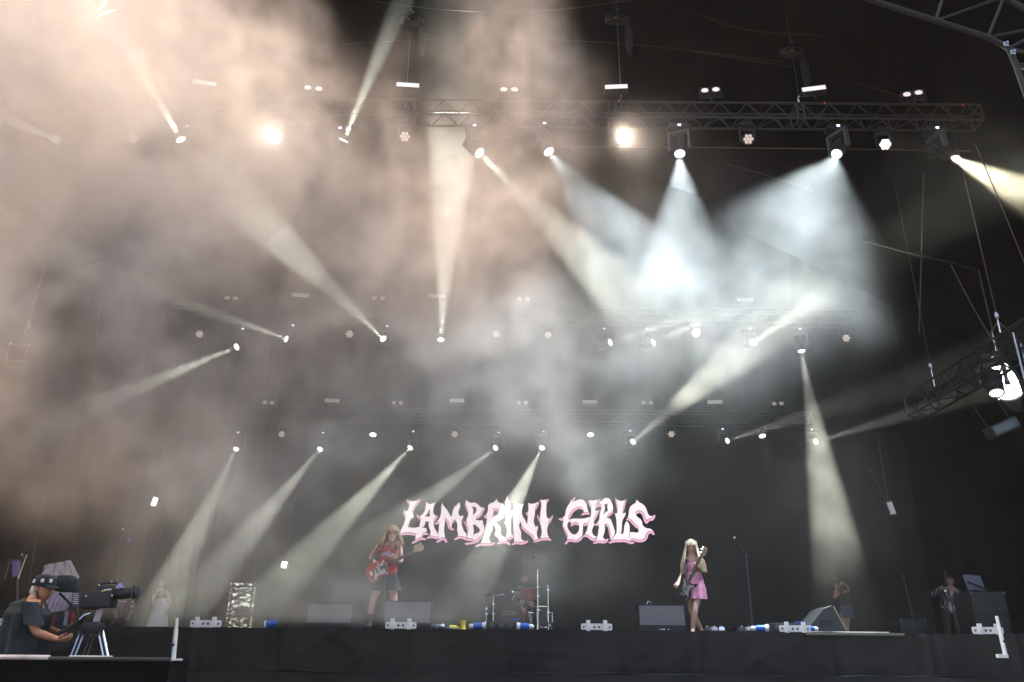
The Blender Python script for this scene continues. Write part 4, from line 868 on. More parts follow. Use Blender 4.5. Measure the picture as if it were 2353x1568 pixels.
# ------------------------------------------------------------------ doorway in the rear drape with sunlit foliage beyond
M_LEAF = mat('sunlit_foliage', (0.10, 0.115, 0.025), 0.7, emit=(0.50, 0.48, 0.16), estr=0.0)
dw = empty('wing_doorway', S(553, 21.8), 0, 'gap in the wing masking with scaffold frame, foliage showing through', 'doorway')
xa, xb = P(528, 1400, 21.8).x - dw.location.x, P(575, 1400, 21.8).x - dw.location.x; hd_ = P(550, 1348, 21.8).z - STAGE_Z
for x in (xa, xb, xb + 0.35, xb + 0.62): MB().tube([(x, 0, 0), (x, 0, hd_ + 0.2)], 0.025, 8).build('upright', M_RUST, dw, True)
for z in (hd_ * 0.42, hd_): MB().tube([(xa - 0.3, 0, z), (xb + 0.7, 0, z)], 0.025, 8).build('rail', M_RUST, dw, True)
MB().tube([(xa - 0.5, 0.03, hd_ * 0.55), (xb + 0.05, 0.03, hd_ * 0.95)], 0.022, 8).build('brace', M_RUST, dw, True); MB().tube([(xa - 0.5, 0.03, hd_ * 0.45), (xb + 0.05, 0.03, 0.05)], 0.022, 8).build('brace', M_RUST, dw, True)
MB().box((xa + (xb - xa) * 0.6, 0.05, hd_ * 0.48), ((xb - xa) * 0.75, 0.04, 0.22), bev=0.01).build('crossboard', M_RUBBER, dw)

# ------------------------------------------------------------------ clutter in the wings
def sheet(fn, nu, nv, name, m, parent): return MB().grid(fn, nu, nv).build(name, m, parent, True, 180)
# flags bundled over a frame behind the camera operator
ZF = ZC(0, 1200, 3.361)
def F(X, Y, y): return P(*ZF(X, Y), y)
YF = 14.2
fl = empty('flag_bundle', F(500, 1115, YF), 0, 'pale cloth and striped flags gathered over a frame behind the camera operator', 'flags')
def fp(X, Y, dy=0.0): return F(X, Y, YF + dy) - fl.location
def fabric(corners, name, m, folds, amp, seed):
    a, b, c, d = corners; r_ = random.Random(seed); ph = r_.uniform(0, 6)
    def fn(u, v):
        p = a.lerp(b, u).lerp(d.lerp(c, u), v)
        return p + Vector((0, amp * math.sin(u * folds * 6.28 + ph + v * 2) * (0.3 + v), 0))
    return sheet(fn, 30, 16, name, m, fl)
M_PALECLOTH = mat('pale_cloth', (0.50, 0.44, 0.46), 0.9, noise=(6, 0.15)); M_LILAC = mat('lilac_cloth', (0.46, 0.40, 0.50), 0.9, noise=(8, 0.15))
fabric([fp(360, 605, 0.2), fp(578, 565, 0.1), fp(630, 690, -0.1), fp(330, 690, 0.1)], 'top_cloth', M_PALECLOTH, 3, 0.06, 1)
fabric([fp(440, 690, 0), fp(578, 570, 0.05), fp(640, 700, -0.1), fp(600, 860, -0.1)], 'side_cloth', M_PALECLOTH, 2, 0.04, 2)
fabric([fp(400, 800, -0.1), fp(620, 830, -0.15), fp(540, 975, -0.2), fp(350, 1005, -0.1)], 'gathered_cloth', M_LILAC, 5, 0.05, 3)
for k, (x0, x1, nm, m) in enumerate(((352, 400, 'white_stripe', M_LILAC), (398, 462, 'red_stripe', mat('red_cloth', (0.26, 0.035, 0.03), 0.9)), (460, 530, 'blue_stripe', mat('navy_cloth', (0.03, 0.04, 0.09), 0.9)), (528, 570, 'white_stripe', M_LILAC), (568, 640, 'red_stripe', MATS['red_cloth']))):
    fabric([fp(x0, 985, -0.05), fp(x1, 975, -0.05), fp(x1 - 10, 1115, -0.05), fp(x0 - 5, 1115, -0.05)], nm, m, 1.3, 0.035, 10 + k)
ct = fabric([fp(600, 800, -0.2), fp(650, 790, -0.15), fp(645, 960, -0.15), fp(585, 930, -0.2)], 'star_canton', MATS['navy_cloth'], 1, 0.02, 20)
M_STAR = mat('star_white', (0.6, 0.58, 0.62), 0.9)
for i in range(5):
    for j in range(8):
        o = fp(606 + i * 9 + (4 if j % 2 else 0) - j * 0.8, 808 + j * 16, -0.27)
        MB().lathe([(0.012, 0), (0.010, 0.004)], 5, Matrix.Translation(o) @ Matrix.Rotation(R(90), 4, 'X')).build('star', M_STAR, fl)
for a, b in (((360, 605), (330, 1115)), ((600, 600), (645, 1115))): MB().tube([fp(*a, 0.25), fp(*b, 0.25)], 0.02, 6).build('frame_pole', M_RUST, fl, True)
# towel on a stand
tw = empty('towel_stand', F(110, 1100, 14.5), 0, 'violet towel hung on a stand at the wing, behind the operator\'s cap', 'towel stand')
def tp_(X, Y): return F(X, Y, 14.5) - tw.location
sheet(lambda u, v: tp_(100 + 62 * u, 570 + 130 * v - 20 * v * (u - 0.3)) + Vector((0, 0.02 * math.sin(u * 14), 0)), 16, 8, 'towel', mat('violet_towel', (0.26, 0.20, 0.42), 0.95), tw)
MB().tube([tp_(100, 565), tp_(165, 565)], 0.015, 6).build('rail', M_GREY, tw, True)
for (x, xx) in ((85, 40), (220, 145)): MB().tube([tp_(x, 520 if x > 100 else 560), tp_(xx, 720)], 0.016, 6).build('leg', M_STEEL if x > 100 else M_GREY, tw, True)
MB().tube([tp_(145, 720), tp_(140, 1100)], 0.02, 6).build('post', M_GREY, tw, True); MB().ball(tuple(tp_(180, 522)), 0.03, 8, 6).build('knob', M_STEEL, tw, True)
# flight cases and sheet in the far wing
def flight_case(px, y, w, h, d, label):
    t = empty('flight_case', S(px, y), 0, label, 'flight case')
    MB().box((0, 0, h / 2), (w, d, h), bev=0.01).build('body', M_CAB, t, True)
    for sx in (-1, 1):
        for sz in (0, 1): MB().box((sx * (w / 2 - 0.02), -d / 2 - 0.004, h * sz + (0.02 if sz == 0 else -0.02)), (0.045, 0.012, 0.045), bev=0.004).build('corner_cap', M_GREY, t)
    for z in (0.012, h - 0.012, h * 0.62): MB().box((0, -d / 2 - 0.003, z), (w * 0.98, 0.008, 0.02)).build('edge_rail', M_BLACK, t)
    for sx in (-0.25, 0.25): MB().box((sx * w, -d / 2 - 0.008, h * 0.62), (0.08, 0.012, 0.06), bev=0.003).build('latch', M_BLACK, t)
    return t
flight_case(2262, 15.2, 0.62, 0.78, 0.6, 'black flight case standing in the dark wing under a pale sheet')
flight_case(2085, 16.0, 0.50, 0.34, 0.5, 'low black flight case behind the raised-arms photographer')
pp = empty('paper_sheet', S(2262, 14.95) + Vector((0, -0.05, 0.80)), 0, 'pale blue sheet of paper propped on the flight case', 'paper')
MB().grid(lambda u, v: Vector((-0.16 + 0.32 * u + 0.03 * v, 0.05 + 0.16 * v, 0.005 + 0.28 * v + 0.01 * math.sin(u * 5))), 8, 6).build('sheet', M_PAPER, pp, True); MB().tube([(-0.17, 0.01, 0.15), (0.18, 0.03, 0.02)], 0.018, 6).build('clip_bar', M_RUBBER, pp)
# edge trim catching the lime light
tr = MB().box((0, 0, 0), (P(2075, 1465, SY0).x - P(1850, 1465, SY0).x, 0.04, 0.035), bev=0.006).build('edge_trim', mat('pale_trim', (0.13, 0.125, 0.085), 0.6, noise=(20, 0.2)), None); tr.location = (P(1962, 1465, SY0).x, SY0 - 0.055, STAGE_Z - 0.02); tag(tr, 'pale aluminium trim fixed along the stage edge by the large wedge', 'trim')

# ------------------------------------------------------------------ camera riser and broadcast camera in the pit
YC = 8.7
rz = P(200, 1512, 8.2).z
rs = empty('camera_riser', (P(100, 1512, 8.2).x, 8.2, 0), 0, 'black covered camera riser with a top rail coloured as if sunlit in the pit', 'riser')
xl, xr = -7.5 - rs.location.x, P(392, 1512, 8.2).x - rs.location.x
MB().grid(lambda u, v: Vector((xl + (xr - xl) * u, 0.012 * math.sin(u * 40) + 0.01 * math.sin(u * 91), (rz - 0.02) * v)), 60, 4).build('front_scrim', M_BLACKCLOTH, rs, True)
MB().box(((xl + xr) / 2, 0.75, 0.22), (xr - xl - 0.1, 1.4, 0.44)).build('platform', M_DECK, rs)
MB().grid(lambda u, v: Vector((xr + 0.006 * math.sin(u * 30), 0.02 + 0.5 * u, (rz - 0.02) * v)), 20, 4).build('side_scrim', M_BLACKCLOTH, rs, True)
M_RAIL = mat('sunlit_rail_tone', (0.50, 0.46, 0.42), 0.5, noise=(6, 0.3))  # cream sunlight on the rail is put into its base colour
MB().tube([(xl, -0.01, rz), (P(115, 1512, 8.2).x - rs.location.x, -0.01, rz)], 0.022, 8).build('top_rail', M_RAIL, rs, True)
MB().tube([(P(145, 1508, 8.2).x - rs.location.x, 0.12, rz), (P(245, 1508, 8.2).x - rs.location.x, 0.12, rz)], 0.02, 8).build('top_rail', M_RAIL, rs, True)
MB().tube([(P(115, 1512, 8.2).x - rs.location.x, -0.01, rz - 0.01), (xr, -0.01, rz - 0.01)], 0.02, 8).build('top_rail', M_RUBBER, rs, True)

ZK = ZC(0, 1330, 5.228)
def K(X, Y, y=YC): return P(*ZK(X, Y), y)
YT = 8.95
tb = K(1230, 1020, YT); tbase = Vector((tb.x, YT, 0.44))
tp = empty('camera_tripod', tbase, 0, 'heavy camera tripod with pale legs on the riser', 'tripod')
def kl(X, Y, y=YT): return K(X, Y, y) - tbase
for (a, b, dy) in (((1060, 1090), (900, 1500), -0.15), ((1200, 1100), (1060, 1500), 0.25), ((1285, 1100), (1365, 1500), -0.1)):
    p0, p1 = kl(*a), kl(*b, YT + dy); d = (p1 - p0); k = (0 - p1.z + 0.02) / d.z if abs(d.z) > 1e-3 else 0; p1 = p1 + d * k
    for off in (-0.022, 0.022): MB().tube([p0 + Vector((off, 0, 0)), p0.lerp(p1, 0.62) + Vector((off, 0, 0))], 0.012, 6).build('leg_tube', M_STEEL, tp, True)
    MB().tube([p0.lerp(p1, 0.5), p1], 0.013, 6).build('lower_leg', M_GREY, tp, True)
MB().box(tuple(kl(1180, 1060)), (0.20, 0.15, 0.11), bev=0.03).build('fluid_head', M_RUBBER, tp, True)
MB().tube([kl(1120, 1000), kl(1040, 920), kl(1000, 960), kl(930, 1020, YT - 0.1), kl(850, 1085, YT - 0.15), kl(720, 1150, YT - 0.18)], [0.014, 0.014, 0.014, 0.016, 0.022, 0.024], 8).build('pan_handle', M_RUBBER, tp, True)
MB().tube([kl(1010, 960, YT - 0.02), kl(1070, 905), kl(1160, 875)], 0.013, 8).build('pan_handle_arm', M_STEEL, tp, True)
MB().tube([kl(1310, 1030), kl(1350, 1015), kl(1400, 965)], [0.008, 0.008, 0.014], 6).build('tilt_knob', M_STEEL, tp, True)
bc = empty('broadcast_camera', kl(1180, 900) + tbase, 0, 'broadcast camera with long lens aimed at the stage', 'camera')
def cl(X, Y, y=YT): return K(X, Y, y) - bc.location
Mr = Matrix.Rotation(R(-6), 4, 'Y')
MB().box(tuple(cl(1290, 700)), (0.30, 0.18, 0.17), bev=0.02).box(tuple(cl(1150, 745)), (0.16, 0.13, 0.13), bev=0.02).box(tuple(cl(1370, 590)), (0.17, 0.14, 0.11), bev=0.02).build('body', M_RUBBER, bc, True)
MB().lathe([(0.045, 0), (0.05, 0.02), (0.05, 0.06), (0.057, 0.08), (0.057, 0.19), (0.066, 0.20), (0.066, 0.25), (0.058, 0.255)], 20, Matrix.Translation(cl(1450, 640)) @ Matrix.Rotation(R(83), 4, 'Y')).build('lens', M_RUBBER, bc, True)
MB().box(tuple(cl(1720, 600, YT)), (0.02, 0.14, 0.13), bev=0.01).build('lens_hood', mat('hood_grey', (0.06, 0.055, 0.05), 0.5), bc, True)
MB().tube([cl(1260, 510), cl(1330, 490), cl(1430, 480), cl(1520, 500)], 0.014, 8).build('top_handle', M_RUBBER, bc, True)
for q in ((1425, 475), (1265, 520), (1100, 660), (1432, 655)): MB().ball(tuple(cl(*q, YT - 0.14)), 0.012, 8, 6).build('glint_screw', M_CHROME, bc, True)
MB().box(tuple(cl(1400, 600, YT - 0.135)), (0.075, 0.006, 0.014), Mr).build('white_marking', M_WHITE, bc); MB().box(tuple(cl(1342, 610, YT - 0.135)), (0.032, 0.006, 0.014), Mr).build('yellow_marking', M_YEL, bc)
MB().box(tuple(cl(1560, 560, YT - 0.05)), (0.07, 0.05, 0.05), Mr, taper=0.4).build('violet_filter', mat('violet_glass', (0.30, 0.25, 0.5), 0.3), bc)
# viewfinder hood that hides the operator's face
vf = MB().box((0, 0, 0), (0.15, 0.17, 0.17), bev=0.03).box((0.10, 0.0, -0.02), (0.10, 0.14, 0.13), bev=0.02).build('viewfinder_hood', mat('dark_hood', (0.02, 0.023, 0.02), 0.7), bc, True); vf.location = cl(840, 500)
MB().tube([cl(760, 620), cl(880, 740), cl(990, 890)], 0.012, 6).build('viewfinder_arm', M_RUBBER, bc, True)
MB().add([cl(1240, 825), cl(1325, 805), cl(1270, 980), cl(1180, 985)], [(0, 1, 2, 3)]).build('script_card', M_PALECLOTH, bc)
# ------------------------------------------------------------------ people
def skinmat(name, base):
    m = mat(name, base, 0.55, noise=(14, 0.10)); b = m.node_tree.nodes['Principled BSDF']
    b.inputs['Subsurface Weight'].default_value = 0.08; b.inputs['Subsurface Radius'].default_value = (0.02, 0.008, 0.005)
    return m
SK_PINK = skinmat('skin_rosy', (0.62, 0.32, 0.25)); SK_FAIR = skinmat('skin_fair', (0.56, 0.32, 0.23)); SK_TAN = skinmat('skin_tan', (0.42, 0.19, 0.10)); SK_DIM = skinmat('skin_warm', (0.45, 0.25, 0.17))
M_DARK = mat('dark_feature', (0.03, 0.02, 0.02), 0.5); M_LIP = mat('dark_lip', (0.22, 0.04, 0.04), 0.4)

def skin_body(name, nodes, edges, root, m, parent, sub=2):
    names = list(nodes); idx = {k: i for i, k in enumerate(names)}
    me = bpy.data.meshes.new(name); me.from_pydata([tuple(nodes[k][0]) for k in names], [(idx[a], idx[b]) for a, b in edges], [])
    o = bpy.data.objects.new(name, me); COL.objects.link(o)
    o.modifiers.new('s', 'SKIN'); md = o.modifiers.new('d', 'SUBSURF'); md.levels = sub; md.render_levels = sub
    lay = me.skin_vertices[0].data
    for k in names:
        r = nodes[k][1]; lay[idx[k]].radius = (r * 1.14, r * 1.14) if not hasattr(r, '__len__') else (r[0] * 1.14, r[1] * 1.14)
        lay[idx[k]].use_root = (k == root)
    bpy.context.view_layer.update()
    dg = bpy.context.evaluated_depsgraph_get(); nm = bpy.data.meshes.new_from_object(o.evaluated_get(dg)); nm.name = name
    bpy.data.objects.remove(o); bpy.data.meshes.remove(me)
    nm.materials.clear(); nm.materials.append(m)
    nm.polygons.foreach_set('use_smooth', [True] * len(nm.polygons))
    return child(name, nm, parent)
def add_hand(N, E, key, wrist, d, n, curl=0.9, s=1.0, thumb=1):
    """palm and five fingers: d along the hand, n the palm normal the fingers curl towards"""
    d = d.normalized(); n = (n - d * n.dot(d)).normalized(); sd = d.cross(n) * thumb
    palm = wrist + d * 0.055 * s
    N[key + 'palm'] = (palm, 0.030 * s); E.append((key + 'wrist', key + 'palm'))
    for i, (off, ln) in enumerate(((0.030, 0.072), (0.010, 0.082), (-0.011, 0.076), (-0.030, 0.060))):
        b = palm + d * 0.030 * s + sd * off * s
        a1 = curl * 0.55; a2 = curl * 1.5
        p1 = b + (d * math.cos(a1) + n * math.sin(a1)) * ln * 0.5 * s; p2 = p1 + (d * math.cos(a2) + n * math.sin(a2)) * ln * 0.55 * s
        for j, (q, r) in enumerate(((b, 0.0105), (p1, 0.0095), (p2, 0.007))):
            N[f'{key}f{i}{j}'] = (q, r * s); E.append((f'{key}f{i}{j-1}' if j else key + 'palm', f'{key}f{i}{j}'))
    t0 = wrist + d * 0.035 * s + sd * 0.030 * s; t1 = t0 + (d * 0.6 + sd * 0.6 + n * 0.4).normalized() * 0.035 * s; t2 = t1 + (d * 0.8 + n * 0.6).normalized() * 0.03 * s
    for j, (q, r) in enumerate(((t0, 0.013), (t1, 0.011), (t2, 0.008))):
        N[f'{key}t{j}'] = (q, r * s); E.append((f'{key}t{j-1}' if j else key + 'palm', f'{key}t{j}'))
def figure(parent, J, m, face=(0, -1, 0), hs=1.0, legs=True, curl=(0.9, 0.9), hn=None, head_up=(0, 0, 1), girth=1.0):
    """J: joint positions in the thing's own space"""
    N = {}; E = []; g = girth
    N['pelvis'] = (J['pelvis'], (0.110 * g, 0.085 * g)); N['belly'] = (J['pelvis'].lerp(J['chest'], 0.5), (0.090 * g, 0.072 * g)); N['chest'] = (J['chest'], (0.112 * g, 0.085 * g))
    up = Vector(head_up).normalized(); f = Vector(face).normalized(); hc = J['head']
    N['collar'] = (J['neck'] - up * 0.03, 0.065); N['neck'] = (J['neck'].lerp(hc, 0.35), 0.048)
    N['jaw'] = (hc - up * 0.065 * hs + f * 0.022, (0.060 * hs, 0.068 * hs)); N['skull'] = (hc + up * 0.02 * hs, (0.080 * hs, 0.092 * hs)); N['crown'] = (hc + up * 0.085 * hs - f * 0.01, (0.058 * hs, 0.066 * hs))
    E += [('pelvis', 'belly'), ('belly', 'chest'), ('chest', 'collar'), ('collar', 'neck'), ('neck', 'jaw'), ('jaw', 'skull'), ('skull', 'crown')]
    for s in 'LR':
        sh, el, wr = J['sh' + s], J['el' + s], J['wr' + s]
        N[s + 'sh'] = (sh, 0.052 * g); N[s + 'ua'] = (sh.lerp(el, 0.45), 0.045 * g); N[s + 'el'] = (el, 0.037); N[s + 'fa'] = (el.lerp(wr, 0.35), 0.037); N[s + 'wrist'] = (wr, 0.025)
        E += [('collar', s + 'sh'), (s + 'sh', s + 'ua'), (s + 'ua', s + 'el'), (s + 'el', s + 'fa'), (s + 'fa', s + 'wrist')]
        d = J['hd' + s] - wr; n = Vector(hn[s]) if hn and s in hn else Vector((0, -1, 0))
        add_hand(N, E, s, wr, d, n, curl[0 if s == 'L' else 1], 1.0, 1 if s == 'R' else -1)
        if legs:
            hp, kn, an, to = J['hip' + s], J['kn' + s], J['an' + s], J['to' + s]
            N[s + 'hip'] = (hp, 0.085 * g); N[s + 'th'] = (hp.lerp(kn, 0.5), 0.072 * g); N[s + 'kn'] = (kn, 0.052); N[s + 'ca'] = (kn.lerp(an, 0.32), 0.053); N[s + 'an'] = (an, 0.034); N[s + 'to'] = (to, (0.035, 0.028))
            E += [('pelvis', s + 'hip'), (s + 'hip', s + 'th'), (s + 'th', s + 'kn'), (s + 'kn', s + 'ca'), (s + 'ca', s + 'an'), (s + 'an', s + 'to')]
    b = skin_body('body', N, E, 'pelvis', m, parent)
    side = f.cross(up).normalized()
    Mh = Matrix((side, f, up)).transposed().to_4x4(); Mh.translation = hc
    for s in (-1, 1):
        MB().ball((s * 0.033 * hs, 0.083 * hs, 0.012 * hs), (0.016 * hs, 0.008, 0.008 * hs), 8, 6, Mh).build('eye', M_DARK, parent, True)
        MB().box((s * 0.034 * hs, 0.090 * hs, 0.032 * hs), (0.034 * hs, 0.008, 0.006 * hs), Mh).build('eyebrow', M_DARK, parent)
        MB().ball((s * 0.082 * hs, -0.01, 0.0), (0.012, 0.024, 0.032), 8, 6, Mh).build('ear', m, parent, True)
    MB().add([(-0.013 * hs, 0.085 * hs, -0.03 * hs), (0.013 * hs, 0.085 * hs, -0.03 * hs), (0, 0.115 * hs, -0.024 * hs), (0, 0.088 * hs, 0.018 * hs)], [(0, 1, 2), (0, 2, 3), (1, 3, 2), (0, 3, 1)], Mh).build('nose', m, parent, True)
    MB().ball((0, 0.083 * hs, -0.055 * hs), (0.022 * hs, 0.012, 0.009 * hs), 8, 6, Mh).build('mouth', M_LIP, parent, True)
    return b, Mh
def garment(rings, name, m, parent, seg=28, fold=0.0, nf=7, sub=3, thick=0.006, ph=0.0):
    """rings: (centre, half width x, half depth y); folds grow along the rings"""
    pts = []; n = len(rings)
    for i in range(n - 1):
        for k in range(sub):
            t = k / sub; t2 = t * t * (3 - 2 * t); a, b = rings[i], rings[i + 1]
            pts.append((a[0].lerp(b[0], t), a[1] + (b[1] - a[1]) * t2, a[2] + (b[2] - a[2]) * t2))
    pts.append(rings[-1]); N_ = len(pts); o = []; f = []
    for i, (c, rx, ry) in enumerate(pts):
        for k in range(seg):
            a = 2 * math.pi * k / seg; w = 1 + fold * (i / (N_ - 1)) ** 1.5 * math.sin(a * nf + ph + 0.5 * math.sin(a * 3))
            o.append(c + Vector((rx * w * math.cos(a), ry * w * math.sin(a), 0)))
    for i in range(N_ - 1):
        for k in range(seg): f.append([i * seg + k, (i + 1) * seg + k, (i + 1) * seg + (k + 1) % seg, i * seg + (k + 1) % seg])
    ob = MB().add(o, f).build(name, m, parent, True, 180)
    return ob
def hair(Mh, m, parent, n, length, wave, seed, hs=1.0, back=True, spread=0.3, fringe=True, cap=True, r0=0.011, gap=0.6):
    r_ = random.Random(seed); mb = MB()
    if cap:
        mb.ball((0, -0.042 * hs, 0.048 * hs), (0.098 * hs, 0.088 * hs, 0.086 * hs), 16, 10, Mh)
    for i in range(n):
        a = r_.uniform(-math.pi, math.pi)                 # 0 = face side (+y local)
        if abs(a) < gap and not fringe: continue
        ln = length * r_.uniform(0.8, 1.05)
        if abs(a) < gap: ln = 0.035
        th = r_.uniform(0.15, 0.5); R0 = 0.095 * hs
        p = Vector((math.sin(a) * R0 * math.sin(th), math.cos(a) * R0 * math.sin(th) - 0.015, 0.04 * hs + R0 * math.cos(th)))
        ex = Vector((math.sin(a) * 0.108 * hs, math.cos(a) * 0.108 * hs - 0.015, 0.0))
        if abs(a) < gap:                                   # short fringe swept aside, the face stays clear
            sd_ = 1 if a > 0 else -1
            mb.tube([p, p.lerp(ex, 0.5) + Vector((0, ex.y * 0.10, 0.035)), ex * 0.93 + Vector((sd_ * 0.02, 0, 0.048))], [r0 * 0.8, r0, r0 * 0.4], 5, True, Mh); continue
        fw = 0.13 if abs(a) < 2.1 else -0.02
        pts = [p, p.lerp(ex, 0.55) + Vector((ex.x * 0.15, ex.y * 0.15, 0.03))]
        k = 7; ph = r_.uniform(0, 6)
        for j in range(k + 1):
            t = j / k; w = wave * math.sin(t * 9 + ph) * t
            pts.append(ex + Vector((ex.x * spread * t + w * math.cos(a), ex.y * spread * t * (0.5 if ex.y > 0 else 1) + w * math.sin(a) * 0.6 + fw * min(1.0, t * 1.6) * min(1.0, length / 0.3), 0.02 - ln * t)))
        rr = [r0 * 0.8, r0] + [r0 * (1 - 0.75 * (j / k) ** 2) for j in range(k + 1)]
        mb.tube(pts, rr, 5, True, Mh)
    return mb.build('hair', m, parent, True, 60)
def joints(origin, zf, y, spec):
    return {k: P(*zf(v[0], v[1]), y + (v[2] if len(v) > 2 else 0.0)) - origin for k, v in spec.items()}

# ---- guitars
M_STRING = mat('string_steel', (0.6, 0.58, 0.55), 0.3, 1.0)
M_MAPLE = mat('maple_wood', (0.55, 0.36, 0.18), 0.4, noise=(18, 0.15)); M_ROSE = mat('dark_fretboard', (0.10, 0.06, 0.04), 0.5)
def guitar(name, label, cat, body_c, head_c, normal, body_m, guard_m, neck_m, fret_m, scale=1.0, bass=False):
    ax = (head_c - body_c); L = ax.length; x = ax.normalized(); n = Vector(normal); n = (n - x * n.dot(x)).normalized(); y = n.cross(x)
    t = empty(name, body_c, 0, label, cat)
    M0 = Matrix((x, y, n)).transposed().to_4x4()
    s = scale
    out = [(-0.20, 0.06), (-0.215, 0.0), (-0.20, -0.09), (-0.15, -0.145), (-0.07, -0.15), (0.0, -0.105), (0.06, -0.105), (0.12, -0.15), (0.17, -0.155), (0.175, -0.13), (0.13, -0.085), (0.12, -0.03), (0.12, 0.03), (0.14, 0.08), (0.21, 0.125), (0.215, 0.15), (0.17, 0.165), (0.08, 0.13), (0.0, 0.115), (-0.08, 0.155), (-0.15, 0.145)]
    sm = [Vector(q) * s for q in out]
    for _ in range(2):
        q2 = []
        for i in range(len(sm)): a, b = sm[i], sm[(i + 1) % len(sm)]; q2 += [a.lerp(b, 0.25), a.lerp(b, 0.75)]
        sm = q2
    MB().prism([tuple(q) for q in sm], 0.042, M0 @ Matrix.Translation((0, 0, -0.021))).build('body', body_m, t)
    gd = [(-0.10, -0.115), (-0.02, -0.075), (0.05, -0.085), (0.115, -0.13), (0.125, -0.10), (0.095, -0.03), (0.10, 0.035), (0.15, 0.09), (0.13, 0.10), (0.06, 0.06), (-0.03, 0.05), (-0.06, 0.0), (-0.09, -0.05)]
    gp = MB().prism([(a * s, b * s) for a, b in gd], 0.004, M0 @ Matrix.Translation((0, 0, 0.022))).build('pickguard', guard_m, t)
    MB().prism([(-0.19 * s, -0.11 * s), (-0.08 * s, -0.125 * s), (-0.07 * s, -0.10 * s), (-0.18 * s, -0.085 * s)], 0.005, M0 @ Matrix.Translation((0, 0, 0.022))).build('control_plate', M_CHROME, t)
    for kx in (-0.17, -0.14, -0.11): MB().tube([(kx * s, -0.10 * s, 0.026), (kx * s, -0.10 * s, 0.042)], 0.011, 10, M=M0).build('knob', M_RUBBER, t, True)
    for kx in ((-0.02, 0.055) if not bass else (0.0,)): MB().box((kx * s, 0, 0.032), (0.022, 0.085, 0.012), M0, bev=0.004).build('pickup', M_RUBBER, t)
    MB().box((-0.12 * s, 0, 0.03), (0.05, 0.08, 0.018), M0, bev=0.004).build('bridge', M_CHROME, t)
    hl = 0.17 if not bass else 0.2
    x1 = L - hl * 0.5
    MB().box(((0.09 + x1) / 2, 0, 0.016), (x1 - 0.09, 0.046, 0.026), M0, bev=0.006).build('neck', neck_m, t, True)
    fb = MB().box(((0.06 + x1) / 2, 0, 0.032), (x1 - 0.06, 0.048, 0.006), M0).build('fretboard', fret_m, t)
    for k in range(16):
        xx = x1 - (x1 - 0.06) * (1 - 0.5 ** (k / 11.0)) * 0.98; MB().box((xx, 0, 0.0365), (0.003, 0.046, 0.003), M0).build('fret', M_STRING, fb)
    hs_ = [(x1, -0.024), (x1 + 0.02, -0.026), (x1 + 0.06, -0.052), (x1 + hl * 0.8, -0.052), (x1 + hl, -0.03), (x1 + hl, 0.01), (x1 + hl * 0.85, 0.03), (x1 + 0.05, 0.034), (x1, 0.024)]
    hd = MB().prism(hs_, 0.018, M0 @ Matrix.Translation((0, 0, 0.004))).build('headstock', neck_m, t)
    for k in range(4 if bass else 6):
        xx = x1 + 0.03 + k * (hl - 0.05) / (3 if bass else 5); MB().tube([(xx, 0.025, 0.02), (xx, 0.055, 0.02)], 0.007, 6, M=M0).box((xx, 0.062, 0.02), (0.012, 0.02, 0.014), M0, bev=0.003).build('tuning_peg', M_CHROME, hd, True)
    for k in range(4 if bass else 6): o_ = (k - (1.5 if bass else 2.5)) * (0.010 if bass else 0.0072); MB().tube([(-0.12 * s, o_ * 1.3, 0.044), (x1 + 0.02, o_, 0.040)], 0.0012, 4, M=M0).build('string', M_STRING, t)
    return t, M0

# ---- singer in red (left of the drum kit)
Z4 = ZC(870, 1260, 5.225); YV = 13.5
og = P(*Z4(330, 1440), YV); og.z = STAGE_Z
sg = empty('person', og, 0, 'singer in red halter top and black shorts playing a red guitar', 'person')
J = joints(og, Z4, YV, {'pelvis': (385, 770), 'chest': (430, 470), 'neck': (445, 345), 'head': (462, 225, -0.06), 'shR': (310, 355), 'elR': (178, 535, -0.05), 'wrR': (238, 600, -0.22), 'hdR': (275, 625, -0.28),
     'shL': (545, 370), 'elL': (575, 575, -0.02), 'wrL': (520, 570, -0.22), 'hdL': (490, 550, -0.26), 'hipR': (300, 830), 'hipL': (455, 830), 'knR': (205, 1110), 'knL': (480, 1110), 'anR': (165, 1350), 'anL': (500, 1350), 'toR': (130, 1425, -0.12), 'toL': (520, 1425, -0.12)})
J['anR'].z = max(0.09, J['anR'].z); J['toR'].z = 0.045; J['anL'].z = 0.09; J['toL'].z = 0.045
_, Mh = figure(sg, J, SK_PINK, face=(0.1, -1, -0.25), head_up=(0.05, -0.22, 1), curl=(1.2, 1.0), hn={'L': (0.2, 0.9, 0.3), 'R': (0.3, 0.9, 0.0)})
M_BLONDE = mat('blond_hair', (0.42, 0.27, 0.12), 0.5, noise=(30, 0.3)); M_PLAT = mat('platinum_hair', (0.62, 0.50, 0.34), 0.45, noise=(30, 0.22))
hair(Mh, M_BLONDE, sg, 420, 0.185, 0.034, 3, spread=0.85, gap=0.95, r0=0.0085)
M_REDTOP = mat('red_fabric', (0.50, 0.035, 0.03), 0.8, noise=(10, 0.12)); M_BLKSHORT = mat('black_fabric', (0.028, 0.027, 0.026), 0.85, noise=(10, 0.25), bump=0.1)
c0, c1, c2, c3 = J['neck'] + Vector((-0.01, -0.02, -0.04)), J['chest'] + Vector((0, 0, 0.04)), J['chest'].lerp(J['pelvis'], 0.45), J['pelvis'] + Vector((0, 0, 0.06))
garment([(c0, 0.062, 0.085), (c0.lerp(c1, 0.6), 0.12, 0.115), (c1, 0.165, 0.130), (c2, 0.145, 0.115), (c3, 0.165, 0.125)], 'halter_top', M_REDTOP, sg, fold=0.03)
